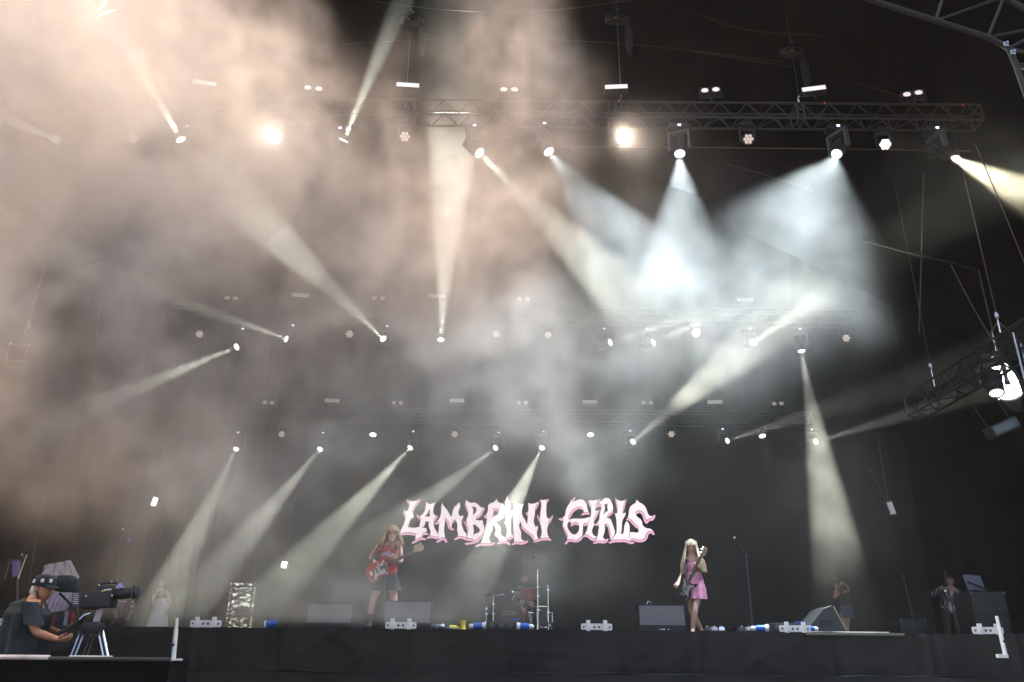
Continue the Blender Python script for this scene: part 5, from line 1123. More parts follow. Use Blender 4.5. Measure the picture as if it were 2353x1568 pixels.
# printed arch on the top
def arc_print(c, r, wdt, m, name, y):
    mb = MB(); vv = []
    for i in range(15):
        a = math.pi * (0.12 + 0.76 * i / 14)
        for rr in (r, r - wdt): vv.append(c + Vector((rr * math.cos(a), y + 0.035 * abs(math.cos(a)), rr * 0.75 * math.sin(a))))
    mb.add(vv, [[2 * i, 2 * i + 1, 2 * i + 3, 2 * i + 2] for i in range(14)]); return mb.build(name, m, sg)
pc = J['chest'] + Vector((-0.02, 0, -0.09)); M_PRINT = mat('white_print', (0.7, 0.66, 0.72), 0.8); M_PRPUR = mat('purple_print', (0.18, 0.08, 0.25), 0.8)
arc_print(pc, 0.125, 0.014, M_PRINT, 'shirt_print', -0.150); arc_print(pc, 0.108, 0.012, M_PRPUR, 'shirt_print', -0.151); arc_print(pc, 0.092, 0.07, M_PRINT, 'shirt_print', -0.150)
hipc = J['pelvis']
garment([(hipc + Vector((0, 0, 0.10)), 0.155, 0.12), (hipc + Vector((0, 0, -0.02)), 0.185, 0.14), (hipc.lerp(J['hipR'].lerp(J['hipL'], 0.5), 1.0) + Vector((0, 0, -0.06)), 0.20, 0.145)], 'shorts', M_BLKSHORT, sg, fold=0.04, nf=9)
for s in 'RL':
    h_ = J['hip' + s]; k_ = h_.lerp(J['kn' + s], 0.46); garment([(h_ + Vector((0, 0, 0.05)), 0.105, 0.12), (h_.lerp(k_, 0.5), 0.125, 0.125), (k_, 0.135 if s == 'L' else 0.115, 0.13)], 'shorts_leg', M_BLKSHORT, sg, fold=0.07, nf=5)
    a_, t_ = J['an' + s], J['to' + s]
    bt = garment([(a_.lerp(J['kn' + s], 0.42), 0.058, 0.062), (a_.lerp(J['kn' + s], 0.15), 0.056, 0.06), (a_ + Vector((0, -0.01, -0.02)), 0.060, 0.085), (a_ + Vector((0, -0.05, -0.075)), 0.068, 0.15)], 'boot', M_RUBBER, sg, fold=0.02)
    MB().box(tuple(t_.lerp(a_, 0.4) * 1.0 - Vector((0, 0, t_.lerp(a_, 0.4).z - 0.035))), (0.125, 0.32, 0.085), bev=0.03).build('boot_sole', M_RUBBER, sg, True)
gt, Mg = guitar('electric_guitar', 'red electric guitar with white pickguard held by the singer', 'guitar', P(*Z4(285, 690), YV - 0.26), P(*Z4(800, 415), YV - 0.42), (0.0, -1, 0.05), mat('red_gloss', (0.48, 0.045, 0.03), 0.2), M_WHITE, M_MAPLE, M_ROSE, 1.02)
MB().tube([P(*Z4(160, 680), YV - 0.24) - gt.location, P(*Z4(240, 450), YV - 0.16) - gt.location, P(*Z4(330, 335), YV - 0.03) - gt.location, P(*Z4(420, 330), YV + 0.12) - gt.location], 0.012, 6).tube([P(*Z4(420, 640), YV - 0.27) - gt.location, P(*Z4(500, 470), YV - 0.17) - gt.location, P(*Z4(505, 345), YV - 0.04) - gt.location], 0.018, 6).build('strap', M_RUBBER, gt, True)
mic_stand(P(*Z4(330, 1440), YV - 0.55) * 1.0 - Vector((0, 0, P(*Z4(330, 1440), YV - 0.55).z - STAGE_Z)), P(*Z4(385, 560), YV - 0.5), P(*Z4(458, 315), YV - 0.24), 'microphone stand in front of the singer in red', tripod=False)

# ---- bassist in pink
Z5 = ZC(1620, 1290, 5.806); YB = 15.0
og = P(*Z5(450, 1450), YB); og.z = STAGE_Z
bs = empty('person', og, 0, 'bassist with long platinum hair in a short pink satin dress', 'person')
J = joints(og, Z5, YB, {'pelvis': (440, 840), 'chest': (425, 520), 'neck': (405, 405), 'head': (392, 265, -0.04), 'shR': (305, 450), 'elR': (262, 660, -0.04), 'wrR': (205, 775, -0.20), 'hdR': (175, 815, -0.26),
     'shL': (545, 450), 'elL': (592, 625, 0.0), 'wrL': (505, 560, -0.20), 'hdL': (455, 530, -0.25), 'hipR': (385, 920), 'hipL': (490, 915), 'knR': (400, 1180, 0.05), 'knL': (440, 1170, -0.12), 'anR': (535, 1400, 0.15), 'anL': (412, 1400, -0.08), 'toR': (565, 1450, 0.05), 'toL': (405, 1460, -0.2)})
for k in ('anR', 'anL'): J[k].z = 0.09
for k in ('toR', 'toL'): J[k].z = 0.04
_, Mh = figure(bs, J, SK_FAIR, face=(-0.25, -1, -0.28), head_up=(-0.02, -0.2, 1), curl=(1.2, 1.6), hn={'L': (0.1, 0.9, 0.3), 'R': (0.4, 0.8, 0.2)})
hair(Mh, M_PLAT, bs, 460, 0.42, 0.016, 5, spread=0.95, gap=0.85, r0=0.0085)
M_SATIN = mat('pink_satin', (0.72, 0.25, 0.40), 0.26, noise=(11, 0.18), bump=0.5); MATS['pink_satin'].node_tree.nodes['Principled BSDF'].inputs['Sheen Weight'].default_value = 0.3
ch, pv = J['chest'], J['pelvis']
hem = P(*Z5(445, 1005), YB) - og
garment([(ch + Vector((0, 0, 0.045)), 0.145, 0.125), (ch + Vector((0, 0, -0.02)), 0.160, 0.135), (ch.lerp(pv, 0.38), 0.138, 0.112), (ch.lerp(pv, 0.75), 0.165, 0.125), (pv + Vector((0, 0, -0.04)), 0.195, 0.14), (hem, 0.205, 0.155)], 'dress', M_SATIN, bs, seg=72, fold=0.12, nf=9, sub=7)
garment([(ch.lerp(pv, 0.36), 0.141, 0.115), (ch.lerp(pv, 0.42), 0.143, 0.117)], 'waistband', mat('pale_pink_trim', (0.75, 0.55, 0.55), 0.5), bs)
for sx in (-1, 1): MB().tube([ch + Vector((sx * 0.09, -0.11, 0.06)), J['neck'] + Vector((sx * 0.075, -0.02, 0.0)), ch + Vector((sx * 0.08, 0.1, 0.08))], 0.007, 6).build('dress_strap', M_SATIN, bs, True)
nk = MB()
for i in range(16):
    a = math.pi * i / 15; nk.ball(tuple(J['neck'] + Vector((0.062 * math.cos(a), -0.062 - 0.035 * math.sin(a), -0.02 - 0.075 * math.sin(a)))), 0.006, 6, 4)
nk.ball(tuple(J['neck'] + Vector((0, -0.105, -0.11))), 0.014, 8, 6).build('necklace', M_CHROME, bs, True)
M_INK = mat('tattoo_ink', (0.09, 0.07, 0.07), 0.6)
for (a, b, t, o) in (('elR', 'wrR', 0.25, -0.02), ('elR', 'wrR', 0.55, 0.012), ('shR', 'elR', 0.6, -0.01), ('shR', 'elR', 0.8, 0.015)):
    q = J[a].lerp(J[b], t); MB().ball(tuple(q + Vector((o, -0.030, 0))), (0.014, 0.012, 0.022), 8, 6).build('tattoo', M_INK, bs, True)
for s in 'RL':
    a_, t_ = J['an' + s], J['to' + s]; MB().box(tuple(Vector((t_.x, t_.y, 0.03)).lerp(Vector((a_.x, a_.y, 0.03)), 0.45)), (0.085, 0.24, 0.055), bev=0.02).build('shoe', M_RUBBER, bs, True)
gb, Mg = guitar('bass_guitar', 'dark bass guitar with pale pickguard held upright by the bassist', 'bass guitar', P(*Z5(315, 850), YB - 0.30), P(*Z5(565, 340), YB - 0.62), (-0.35, -1, 0.15), mat('dark_bass_body', (0.030, 0.022, 0.020), 0.25), mat('tortoise_guard', (0.42, 0.40, 0.36), 0.35), mat('bass_maple', (0.40, 0.25, 0.13), 0.4), M_ROSE, 1.0, True)
MB().tube([P(*Z5(265, 960), YB - 0.28) - gb.location, P(*Z5(290, 640), YB - 0.2) - gb.location, P(*Z5(330, 430), YB - 0.03) - gb.location, P(*Z5(400, 410), YB + 0.10) - gb.location], 0.02, 6).tube([P(*Z5(400, 700), YB - 0.30) - gb.location, P(*Z5(500, 540), YB - 0.14) - gb.location, P(*Z5(480, 420), YB + 0.06) - gb.location], 0.016, 6).build('strap', M_RUBBER, gb, True)

# ---- drummer
YDR = YD + 1.35
og = D(800, 1200, YDR); og.z = STAGE_Z + 0.0
dr = empty('person', og, 0, 'drummer in black seated behind the kit, face dim', 'person')
J = joints(og, ZD, YDR, {'pelvis': (810, 1080), 'chest': (800, 830), 'neck': (790, 720), 'head': (785, 615, -0.05), 'shR': (710, 760), 'elR': (690, 900, -0.1), 'wrR': (715, 850, -0.35), 'hdR': (730, 835, -0.42), 'shL': (880, 760), 'elL': (930, 890, -0.1), 'wrL': (890, 850, -0.35), 'hdL': (880, 835, -0.42),
     'hipR': (760, 1090), 'hipL': (860, 1090), 'knR': (720, 1100, -0.45), 'knL': (900, 1100, -0.45), 'anR': (720, 1330, -0.4), 'anL': (910, 1330, -0.4), 'toR': (715, 1360, -0.55), 'toL': (915, 1360, -0.55)})
for k in ('pelvis',): J[k].z = 0.72
for k in ('hipR', 'hipL'): J[k].z = 0.70
for k in ('knR', 'knL'): J[k].z = 0.55
for k in ('anR', 'anL'): J[k].z = 0.09
for k in ('toR', 'toL'): J[k].z = 0.04
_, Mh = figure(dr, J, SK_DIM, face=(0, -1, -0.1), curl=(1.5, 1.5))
M_BROWNH = mat('dark_brown_hair', (0.03, 0.018, 0.012), 0.5, noise=(30, 0.2))
hair(Mh, M_BROWNH, dr, 120, 0.26, 0.012, 7, spread=0.3, gap=1.1)
garment([(J['neck'] + Vector((0, 0, -0.03)), 0.07, 0.07), (J['neck'] + Vector((0, 0, -0.08)), 0.19, 0.11), (J['chest'], 0.185, 0.135), (J['pelvis'], 0.17, 0.14)], 'shirt', M_BLKSHORT, dr, fold=0.03)
for s in 'RL': garment([(J['hip' + s], 0.10, 0.10), (J['kn' + s] + Vector((0, 0, 0.02)), 0.08, 0.09), (J['an' + s].lerp(J['kn' + s], 0.3), 0.06, 0.07)], 'trouser_leg', M_BLKSHORT, dr)
for s in 'RL':
    d_ = (J['hd' + s] - J['wr' + s]).normalized(); o = MB().tube([J['hd' + s] - d_ * 0.05 + og, J['hd' + s] + Vector((0.05 if s == 'R' else -0.05, -0.3, 0.03)) + og], [0.007, 0.005], 6).build('drumstick', M_MAPLE, None, True); tag(o, 'wooden drumstick in the drummer\'s ' + ('hand by the snare' if s == 'R' else 'hand by the floor tom'), 'drumstick', 'drumsticks')

# ---- camera operator in the pit
og = K(330, 1500, YC); og.z = 0.445
co = empty('person', og, 0, 'camera operator in black cap and dark tee working a pan handle', 'person')
J = joints(og, ZK, YC, {'pelvis': (300, 1420, 0.05), 'chest': (400, 900), 'neck': (430, 690), 'head': (545, 575, 0.0), 'shR': (395, 800, -0.20), 'elR': (455, 1120, -0.24), 'wrR': (725, 1205, -0.22), 'hdR': (800, 1210, -0.22), 'shL': (430, 800, 0.20), 'elL': (560, 1050, 0.24), 'wrL': (720, 1110, 0.16), 'hdL': (800, 1115, 0.14),
     'hipR': (290, 1480, -0.1), 'hipL': (290, 1480, 0.14), 'knR': (300, 1600, -0.1), 'knL': (300, 1600, 0.14), 'anR': (300, 1700, -0.1), 'anL': (300, 1700, 0.14), 'toR': (340, 1720, -0.1), 'toL': (340, 1720, 0.14)})
for k, z in (('pelvis', 0.98), ('hipR', 0.90), ('hipL', 0.90), ('knR', 0.50), ('knL', 0.50), ('anR', 0.09), ('anL', 0.09), ('toR', 0.04), ('toL', 0.04)): J[k].z = z
for s in 'RL': J['kn' + s].x = J['hip' + s].x + 0.06; J['an' + s].x = J['hip' + s].x - 0.02; J['to' + s].x = J['an' + s].x + 0.15
_, Mh = figure(co, J, SK_TAN, face=(1, -0.12, -0.05), head_up=(0.12, 0, 1), hs=1.12, curl=(1.1, 0.8), hn={'L': (0.3, -0.2, -1), 'R': (0.2, 0.3, 0.9)}, girth=1.25)
M_TEE = mat('dark_teal_tee', (0.018, 0.024, 0.025), 0.85, noise=(9, 0.35), bump=0.8); M_CAP = mat('black_cap', (0.012, 0.012, 0.014), 0.8)
garment([(J['neck'] + Vector((-0.02, 0, 0.0)), 0.085, 0.09), (J['neck'] + Vector((-0.035, 0, -0.06)), 0.165, 0.20), (J['chest'] + Vector((-0.03, 0, 0.0)), 0.215, 0.24), (J['chest'].lerp(J['pelvis'], 0.5) + Vector((-0.03, 0, 0)), 0.215, 0.25), (J['pelvis'] + Vector((-0.01, 0, -0.06)), 0.235, 0.28)], 't_shirt', M_TEE, co, seg=72, fold=0.10, nf=8, sub=8)
for s in 'RL':
    a, b = J['sh' + s], J['sh' + s].lerp(J['el' + s], 0.72); garment([(a + Vector((-0.02, 0, 0.05)), 0.085, 0.085), (a.lerp(b, 0.4), 0.088, 0.085), (b, 0.095, 0.085)], 'sleeve', M_TEE, co, fold=0.04)
    garment([(J['hip' + s] + Vector((0, 0, 0.1)), 0.14, 0.13), (J['kn' + s], 0.09, 0.09), (J['an' + s] + Vector((0, 0, 0.03)), 0.075, 0.08)], 'trouser_leg', M_BLKSHORT, co)
    MB().box((J['an' + s].x + 0.07, J['an' + s].y, 0.035), (0.27, 0.1, 0.07), bev=0.03).build('shoe', M_RUBBER, co, True)
MB().ball((0, -0.045, -0.01), (0.088, 0.075, 0.085), 12, 8, Mh).build('hair', mat('white_hair', (0.6, 0.55, 0.50), 0.7, noise=(40, 0.2)), co, True)
cap = MB().lathe([(0.108, 0.0), (0.112, 0.03), (0.108, 0.07), (0.085, 0.105), (0.04, 0.122), (0.006, 0.126)], 24, Mh @ Matrix.Translation((0, -0.01, 0.03)) @ Matrix.Rotation(R(-8), 4, 'X')).build('cap', M_CAP, co, True)
MB().grid(lambda u, v: Mh @ Vector(((u - 0.5) * 0.19, 0.085 + 0.10 * v * math.cos((u - 0.5) * 2.4), 0.045 + 0.012 * math.cos((u - 0.5) * 3) - 0.035 * v)), 12, 5).build('cap_brim', M_CAP, co, True)
for (ax_, zz) in ((-0.35, 0.045), (0.45, 0.055), (1.15, 0.06)):
    q = Vector((0.113 * math.cos(ax_), 0.113 * math.sin(ax_) - 0.01, 0.03 + zz)); MB().box((0, 0, 0), (0.006, 0.030, 0.036), Mh @ Matrix.Translation(q) @ Matrix.Rotation(ax_, 4, 'Z')).box((0.003, 0, 0), (0.004, 0.012, 0.016), Mh @ Matrix.Translation(q) @ Matrix.Rotation(ax_, 4, 'Z')).build('cap_badge', M_WHITE, co)
MB().tube([Mh @ Vector((0.09, 0.0, -0.02)), Mh @ Vector((0.085, 0.035, -0.08)), Mh @ Vector((0.06, 0.06, -0.12))], 0.008, 6).build('headset_strap', M_RUBBER, co, True)

# ---- raised-arms photographer
Z8 = ZC(1980, 1370, 4.525); YP = 23.0
og = P(*Z8(385, 780), YP); og.z = STAGE_Z
ph = empty('person', og, 0, 'photographer in dark top and denim shorts with both arms raised', 'person')
J = joints(og, Z8, YP, {'pelvis': (395, 560), 'chest': (360, 400), 'neck': (350, 330), 'head': (340, 275), 'shR': (300, 365, -0.05), 'elR': (262, 410, -0.2), 'wrR': (285, 300, -0.24), 'hdR': (275, 260, -0.26), 'shL': (405, 345), 'elL': (415, 290, -0.1), 'wrL': (300, 215, -0.26), 'hdL': (262, 190, -0.30),
     'hipR': (360, 600), 'hipL': (425, 600), 'knR': (360, 690), 'knL': (395, 690), 'anR': (345, 770), 'anL': (395, 770), 'toR': (335, 785, -0.12), 'toL': (390, 785, -0.15)})
hgt = 1.62
for k, z in (('pelvis', 0.92), ('hipR', 0.86), ('hipL', 0.86), ('knR', 0.47), ('knL', 0.47), ('anR', 0.08), ('anL', 0.08), ('toR', 0.035), ('toL', 0.035)): J[k].z = z
_, Mh = figure(ph, J, SK_DIM, face=(-0.9, -0.1, 0.25), curl=(0.3, 1.0), hn={'R': (-0.5, -0.5, 0), 'L': (0, 0, -1)})
hair(Mh, M_BROWNH, ph, 90, 0.34, 0.01, 9, gap=1.1)
garment([(J['neck'] + Vector((0, 0, -0.02)), 0.07, 0.07), (J['neck'] + Vector((0, 0, -0.08)), 0.165, 0.11), (J['chest'], 0.16, 0.125), (J['pelvis'] + Vector((0, 0, 0.04)), 0.15, 0.12)], 'top', M_BLKSHORT, ph)
M_DENIM = mat('denim', (0.07, 0.075, 0.13), 0.85, noise=(12, 0.3))
garment([(J['pelvis'] + Vector((0, 0, 0.08)), 0.16, 0.13), (J['pelvis'] + Vector((0, 0, -0.06)), 0.185, 0.145), (J['pelvis'] + Vector((0, 0, -0.25)), 0.19, 0.15)], 'denim_shorts', M_DENIM, ph, fold=0.05)
for s in 'RL': MB().box((J['to' + s].x, J['to' + s].y + 0.08, 0.035), (0.09, 0.26, 0.07), bev=0.02).build('shoe', M_RUBBER, ph, True)
cm = empty('stills_camera', P(*Z8(262, 222), YP - 0.28), R(60), 'black stills camera lifted overhead by the photographer in denim', 'camera')
MB().box((0, 0, 0), (0.14, 0.07, 0.10), bev=0.012).box((0, 0, 0.06), (0.06, 0.06, 0.04), bev=0.01).build('body', M_RUBBER, cm, True); MB().lathe([(0.036, 0.03), (0.038, 0.06), (0.034, 0.12), (0.04, 0.125), (0.04, 0.15)], 16, Matrix.Rotation(R(90), 4, 'X')).build('lens', M_RUBBER, cm, True)

# ---- man in striped jacket
YM = 23.3
og = P(*Z8(1540, 780), YM); og.z = STAGE_Z
mn = empty('person', og, 0, 'man in dark patterned jacket over white tee holding a small camera', 'person')
J = joints(og, Z8, YM, {'pelvis': (1545, 600), 'chest': (1530, 400), 'neck': (1540, 300), 'head': (1535, 222, -0.03), 'shR': (1440, 320), 'elR': (1345, 370, -0.1), 'wrR': (1420, 300, -0.28), 'hdR': (1445, 290, -0.32), 'shL': (1625, 330), 'elL': (1615, 480, -0.1), 'wrL': (1515, 390, -0.28), 'hdL': (1490, 365, -0.32),
     'hipR': (1500, 600), 'hipL': (1590, 600), 'knR': (1500, 690), 'knL': (1600, 690), 'anR': (1500, 770), 'anL': (1610, 770), 'toR': (1490, 780, -0.13), 'toL': (1615, 780, -0.13)})
for k, z in (('pelvis', 0.95), ('hipR', 0.88), ('hipL', 0.88), ('knR', 0.48), ('knL', 0.48), ('anR', 0.08), ('anL', 0.08), ('toR', 0.035), ('toL', 0.035)): J[k].z = z
_, Mh = figure(mn, J, SK_DIM, face=(-0.5, -1, 0), curl=(1.3, 1.3))
hair(Mh, M_BROWNH, mn, 90, 0.10, 0.015, 12, gap=1.1)
mj = mat('striped_jacket', (0.12, 0.125, 0.12), 0.7); nt = mj.node_tree; wv = nt.nodes.new('ShaderNodeTexWave'); wv.inputs['Scale'].default_value = 4.5; wv.inputs['Distortion'].default_value = 7; tcn = nt.nodes.new('ShaderNodeTexCoord')
cr = nt.nodes.new('ShaderNodeValToRGB'); cr.color_ramp.elements[0].position = 0.45; cr.color_ramp.elements[0].color = (0.012, 0.013, 0.014, 1); cr.color_ramp.elements[1].position = 0.62; cr.color_ramp.elements[1].color = (0.22, 0.22, 0.21, 1)
nt.links.new(tcn.outputs['Object'], wv.inputs['Vector']); nt.links.new(wv.outputs['Fac'], cr.inputs[0]); nt.links.new(cr.outputs[0], nt.nodes['Principled BSDF'].inputs['Base Color'])
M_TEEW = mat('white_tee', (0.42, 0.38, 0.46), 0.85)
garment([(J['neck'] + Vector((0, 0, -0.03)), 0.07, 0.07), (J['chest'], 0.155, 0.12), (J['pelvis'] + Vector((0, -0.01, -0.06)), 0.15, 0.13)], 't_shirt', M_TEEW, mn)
for s, sg_ in (('R', -1), ('L', 1)):
    garment([(J['neck'] + Vector((sg_ * 0.07, 0.03, -0.05)), 0.075, 0.09), (J['chest'] + Vector((sg_ * 0.12, 0.02, 0.03)), 0.10, 0.14), (J['pelvis'] + Vector((sg_ * 0.13, 0.02, 0.0)), 0.085, 0.15)], 'jacket_panel', mj, mn, fold=0.04)
    for a, b, r1, r2 in (('sh', 'el', 0.082, 0.074), ('el', 'wr', 0.074, 0.055)): MB().tube([J[a + s], J[a + s].lerp(J[b + s], 0.5) + Vector((0, 0, -0.01)), J[b + s]], [r1, (r1 + r2) / 2, r2], 12).build('jacket_sleeve', mj, mn, True)
    garment([(J['hip' + s] + Vector((0, 0, 0.08)), 0.11, 0.12), (J['kn' + s], 0.085, 0.09), (J['an' + s], 0.075, 0.085)], 'trouser_leg', M_BLKSHORT, mn)
    MB().box((J['to' + s].x, J['to' + s].y + 0.08, 0.035), (0.09, 0.27, 0.07), bev=0.02).build('shoe', M_RUBBER, mn, True)
cm = empty('compact_camera', P(*Z8(1480, 330), YM - 0.34), R(-20), 'small dark camera in the hands of the man in the patterned jacket', 'camera')
MB().box((0, 0, 0), (0.12, 0.05, 0.08), bev=0.012).build('body', M_RUBBER, cm, True); MB().lathe([(0.028, 0.02), (0.03, 0.05), (0.026, 0.07), (0.01, 0.068)], 14, Matrix.Rotation(R(90), 4, 'X')).build('lens', M_CHROME, cm, True)

# ---- person in a white skirt in the wing
YW = 23.5
og = F(1310, 1115, YW); og.z = STAGE_Z
ws = empty('person', og, 0, 'person in dark top and long white skirt standing under a work light', 'person')
J = joints(og, ZF, YW, {'pelvis': (1315, 950), 'chest': (1320, 860), 'neck': (1325, 805), 'head': (1328, 765), 'shR': (1275, 825), 'elR': (1255, 890), 'wrR': (1262, 950, -0.1), 'hdR': (1265, 980, -0.12), 'shL': (1372, 825), 'elL': (1395, 910), 'wrL': (1370, 985, -0.12), 'hdL': (1355, 1030, -0.15),
     'hipR': (1290, 980), 'hipL': (1340, 980), 'knR': (1290, 1050), 'knL': (1340, 1050), 'anR': (1290, 1100), 'anL': (1340, 1100), 'toR': (1285, 1110, -0.12), 'toL': (1345, 1110, -0.12)})
for k, z in (('pelvis', 0.95), ('hipR', 0.88), ('hipL', 0.88), ('knR', 0.48), ('knL', 0.48), ('anR', 0.08), ('anL', 0.08), ('toR', 0.035), ('toL', 0.035)): J[k].z = z
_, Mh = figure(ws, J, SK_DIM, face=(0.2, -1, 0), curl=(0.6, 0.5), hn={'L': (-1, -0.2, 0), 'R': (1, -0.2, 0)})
hair(Mh, M_BROWNH, ws, 90, 0.30, 0.01, 15, gap=1.1)
garment([(J['neck'] + Vector((0, 0, -0.05)), 0.10, 0.09), (J['chest'], 0.15, 0.12), (J['pelvis'] + Vector((0, 0, 0.08)), 0.14, 0.115)], 'top', M_BLKSHORT, ws)
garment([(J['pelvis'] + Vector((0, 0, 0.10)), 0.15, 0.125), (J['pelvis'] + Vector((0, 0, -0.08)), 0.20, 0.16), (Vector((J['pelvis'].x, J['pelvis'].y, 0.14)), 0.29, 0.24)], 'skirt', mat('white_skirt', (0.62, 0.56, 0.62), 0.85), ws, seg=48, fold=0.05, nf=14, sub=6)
for s in 'RL': MB().box((J['to' + s].x, J['to' + s].y + 0.08, 0.03), (0.085, 0.24, 0.06), bev=0.02).build('shoe', M_RUBBER, ws, True)

# ---- stagehand in a striped shirt behind the broadcast camera
YH = 22.5
og = F(1010, 1115, YH); og.z = STAGE_Z
sh_ = empty('person', og, 0, 'stagehand in a violet striped shirt behind the broadcast camera', 'person')
J = joints(og, ZF, YH, {'pelvis': (1005, 1030), 'chest': (1010, 940), 'neck': (1015, 875), 'head': (1030, 815), 'shR': (950, 895), 'elR': (935, 970), 'wrR': (950, 1020, -0.15), 'hdR': (960, 1040, -0.2), 'shL': (1070, 895), 'elL': (1085, 970), 'wrL': (1060, 1025, -0.15), 'hdL': (1050, 1045, -0.2),
     'hipR': (980, 1060), 'hipL': (1030, 1060), 'knR': (980, 1080), 'knL': (1030, 1080), 'anR': (980, 1100), 'anL': (1030, 1100), 'toR': (975, 1110, -0.12), 'toL': (1035, 1110, -0.12)})
for k, z in (('pelvis', 0.95), ('hipR', 0.88), ('hipL', 0.88), ('knR', 0.48), ('knL', 0.48), ('anR', 0.08), ('anL', 0.08), ('toR', 0.035), ('toL', 0.035)): J[k].z = z
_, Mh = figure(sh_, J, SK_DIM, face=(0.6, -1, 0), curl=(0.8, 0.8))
hair(Mh, M_BROWNH, sh_, 80, 0.08, 0.01, 18, gap=1.1)
ms = mat('striped_shirt', (0.4, 0.36, 0.48), 0.85); nt = ms.node_tree; wv = nt.nodes.new('ShaderNodeTexWave'); wv.bands_direction = 'Z'; wv.inputs['Scale'].default_value = 2.6; tcn = nt.nodes.new('ShaderNodeTexCoord')
cr = nt.nodes.new('ShaderNodeValToRGB'); cr.color_ramp.elements[0].position = 0.30; cr.color_ramp.elements[0].color = (0.04, 0.03, 0.06, 1); cr.color_ramp.elements[1].position = 0.36; cr.color_ramp.elements[1].color = (0.42, 0.37, 0.50, 1)
nt.links.new(tcn.outputs['Object'], wv.inputs['Vector']); nt.links.new(wv.outputs['Fac'], cr.inputs[0]); nt.links.new(cr.outputs[0], nt.nodes['Principled BSDF'].inputs['Base Color'])
garment([(J['neck'] + Vector((0, 0, -0.02)), 0.08, 0.08), (J['neck'] + Vector((0, 0, -0.08)), 0.18, 0.11), (J['chest'], 0.19, 0.13), (J['pelvis'] + Vector((0, 0, -0.02)), 0.19, 0.14)], 'shirt', ms, sh_)
for s in 'RL':
    MB().tube([J['sh' + s], J['el' + s]], [0.08, 0.07], 12).build('sleeve', ms, sh_, True)
    garment([(J['hip' + s] + Vector((0, 0, 0.08)), 0.11, 0.12), (J['kn' + s], 0.085, 0.09), (J['an' + s], 0.075, 0.085)], 'trouser_leg', M_BLKSHORT, sh_); MB().box((J['to' + s].x, J['to' + s].y + 0.08, 0.035), (0.09, 0.27, 0.07), bev=0.02).build('shoe', M_RUBBER, sh_, True)
# ------------------------------------------------------------------ hedge seen through the doorway
def hedge():
    c = Vector((P(552, 1400, 31).x, 31.0, 0)); t = empty('hedge_bush', c, 0, 'sunlit yellow green bush beyond the doorway', 'bush')
    r_ = random.Random(21); mb = MB()
    for i in range(6500):
        p = Vector((r_.uniform(-2.4, 2.4), r_.uniform(-0.7, 0.7), r_.uniform(0.3, 4.0)))
        if (p.x / 2.4) ** 4 + (p.z / 4.2) ** 6 > 1: continue
        a, b = r_.uniform(0, 6.28), r_.uniform(-0.8, 0.8); s = r_.uniform(0.07, 0.15)
        M0 = Matrix.Translation(p) @ Matrix.Rotation(a, 4, 'Z') @ Matrix.Rotation(b, 4, 'X')
        mb.add([(-s, 0, 0), (0, -s * 0.5, 0.02), (s, 0, 0), (0, s * 0.5, 0.02)], [(0, 1, 2, 3)], M0)
    lf = mat('hedge_leaf', (0.075, 0.062, 0.007), 0.8, noise=(1.5, 0.6), spec=0.05)
    f = mb.build('foliage', lf, t); f['kind'] = 'stuff'
    for x in (-1.2, 0.1, 1.3): MB().tube([(x, 0, 0), (x + 0.1, 0, 1.4), (x - 0.2, 0, 3.2)], [0.06, 0.05, 0.02], 8).build('stem', mat('bark', (0.10, 0.07, 0.05), 0.9), t, True)
hedge()
# ------------------------------------------------------------------ haze and smoke
def volume_mat(name, color, density, aniso, attr=None):
    m = bpy.data.materials.new(name); m.use_nodes = True; nt = m.node_tree; nt.nodes.clear()
    o = nt.nodes.new('ShaderNodeOutputMaterial'); v = nt.nodes.new('ShaderNodeVolumePrincipled')
    v.inputs['Color'].default_value = (*color, 1); v.inputs['Density'].default_value = density; v.inputs['Anisotropy'].default_value = aniso
    v.inputs['Density Attribute'].default_value = attr or ''
    nt.links.new(v.outputs[0], o.inputs['Volume'])
    return m
hz = MB().box((0, 13, 8), (60, 50, 18)).build('haze', volume_mat('haze_air', (0.93, 0.93, 0.93), 0.0004, 0.2)); tag(hz, 'thin even stage haze filling the air', 'haze', kind='stuff')

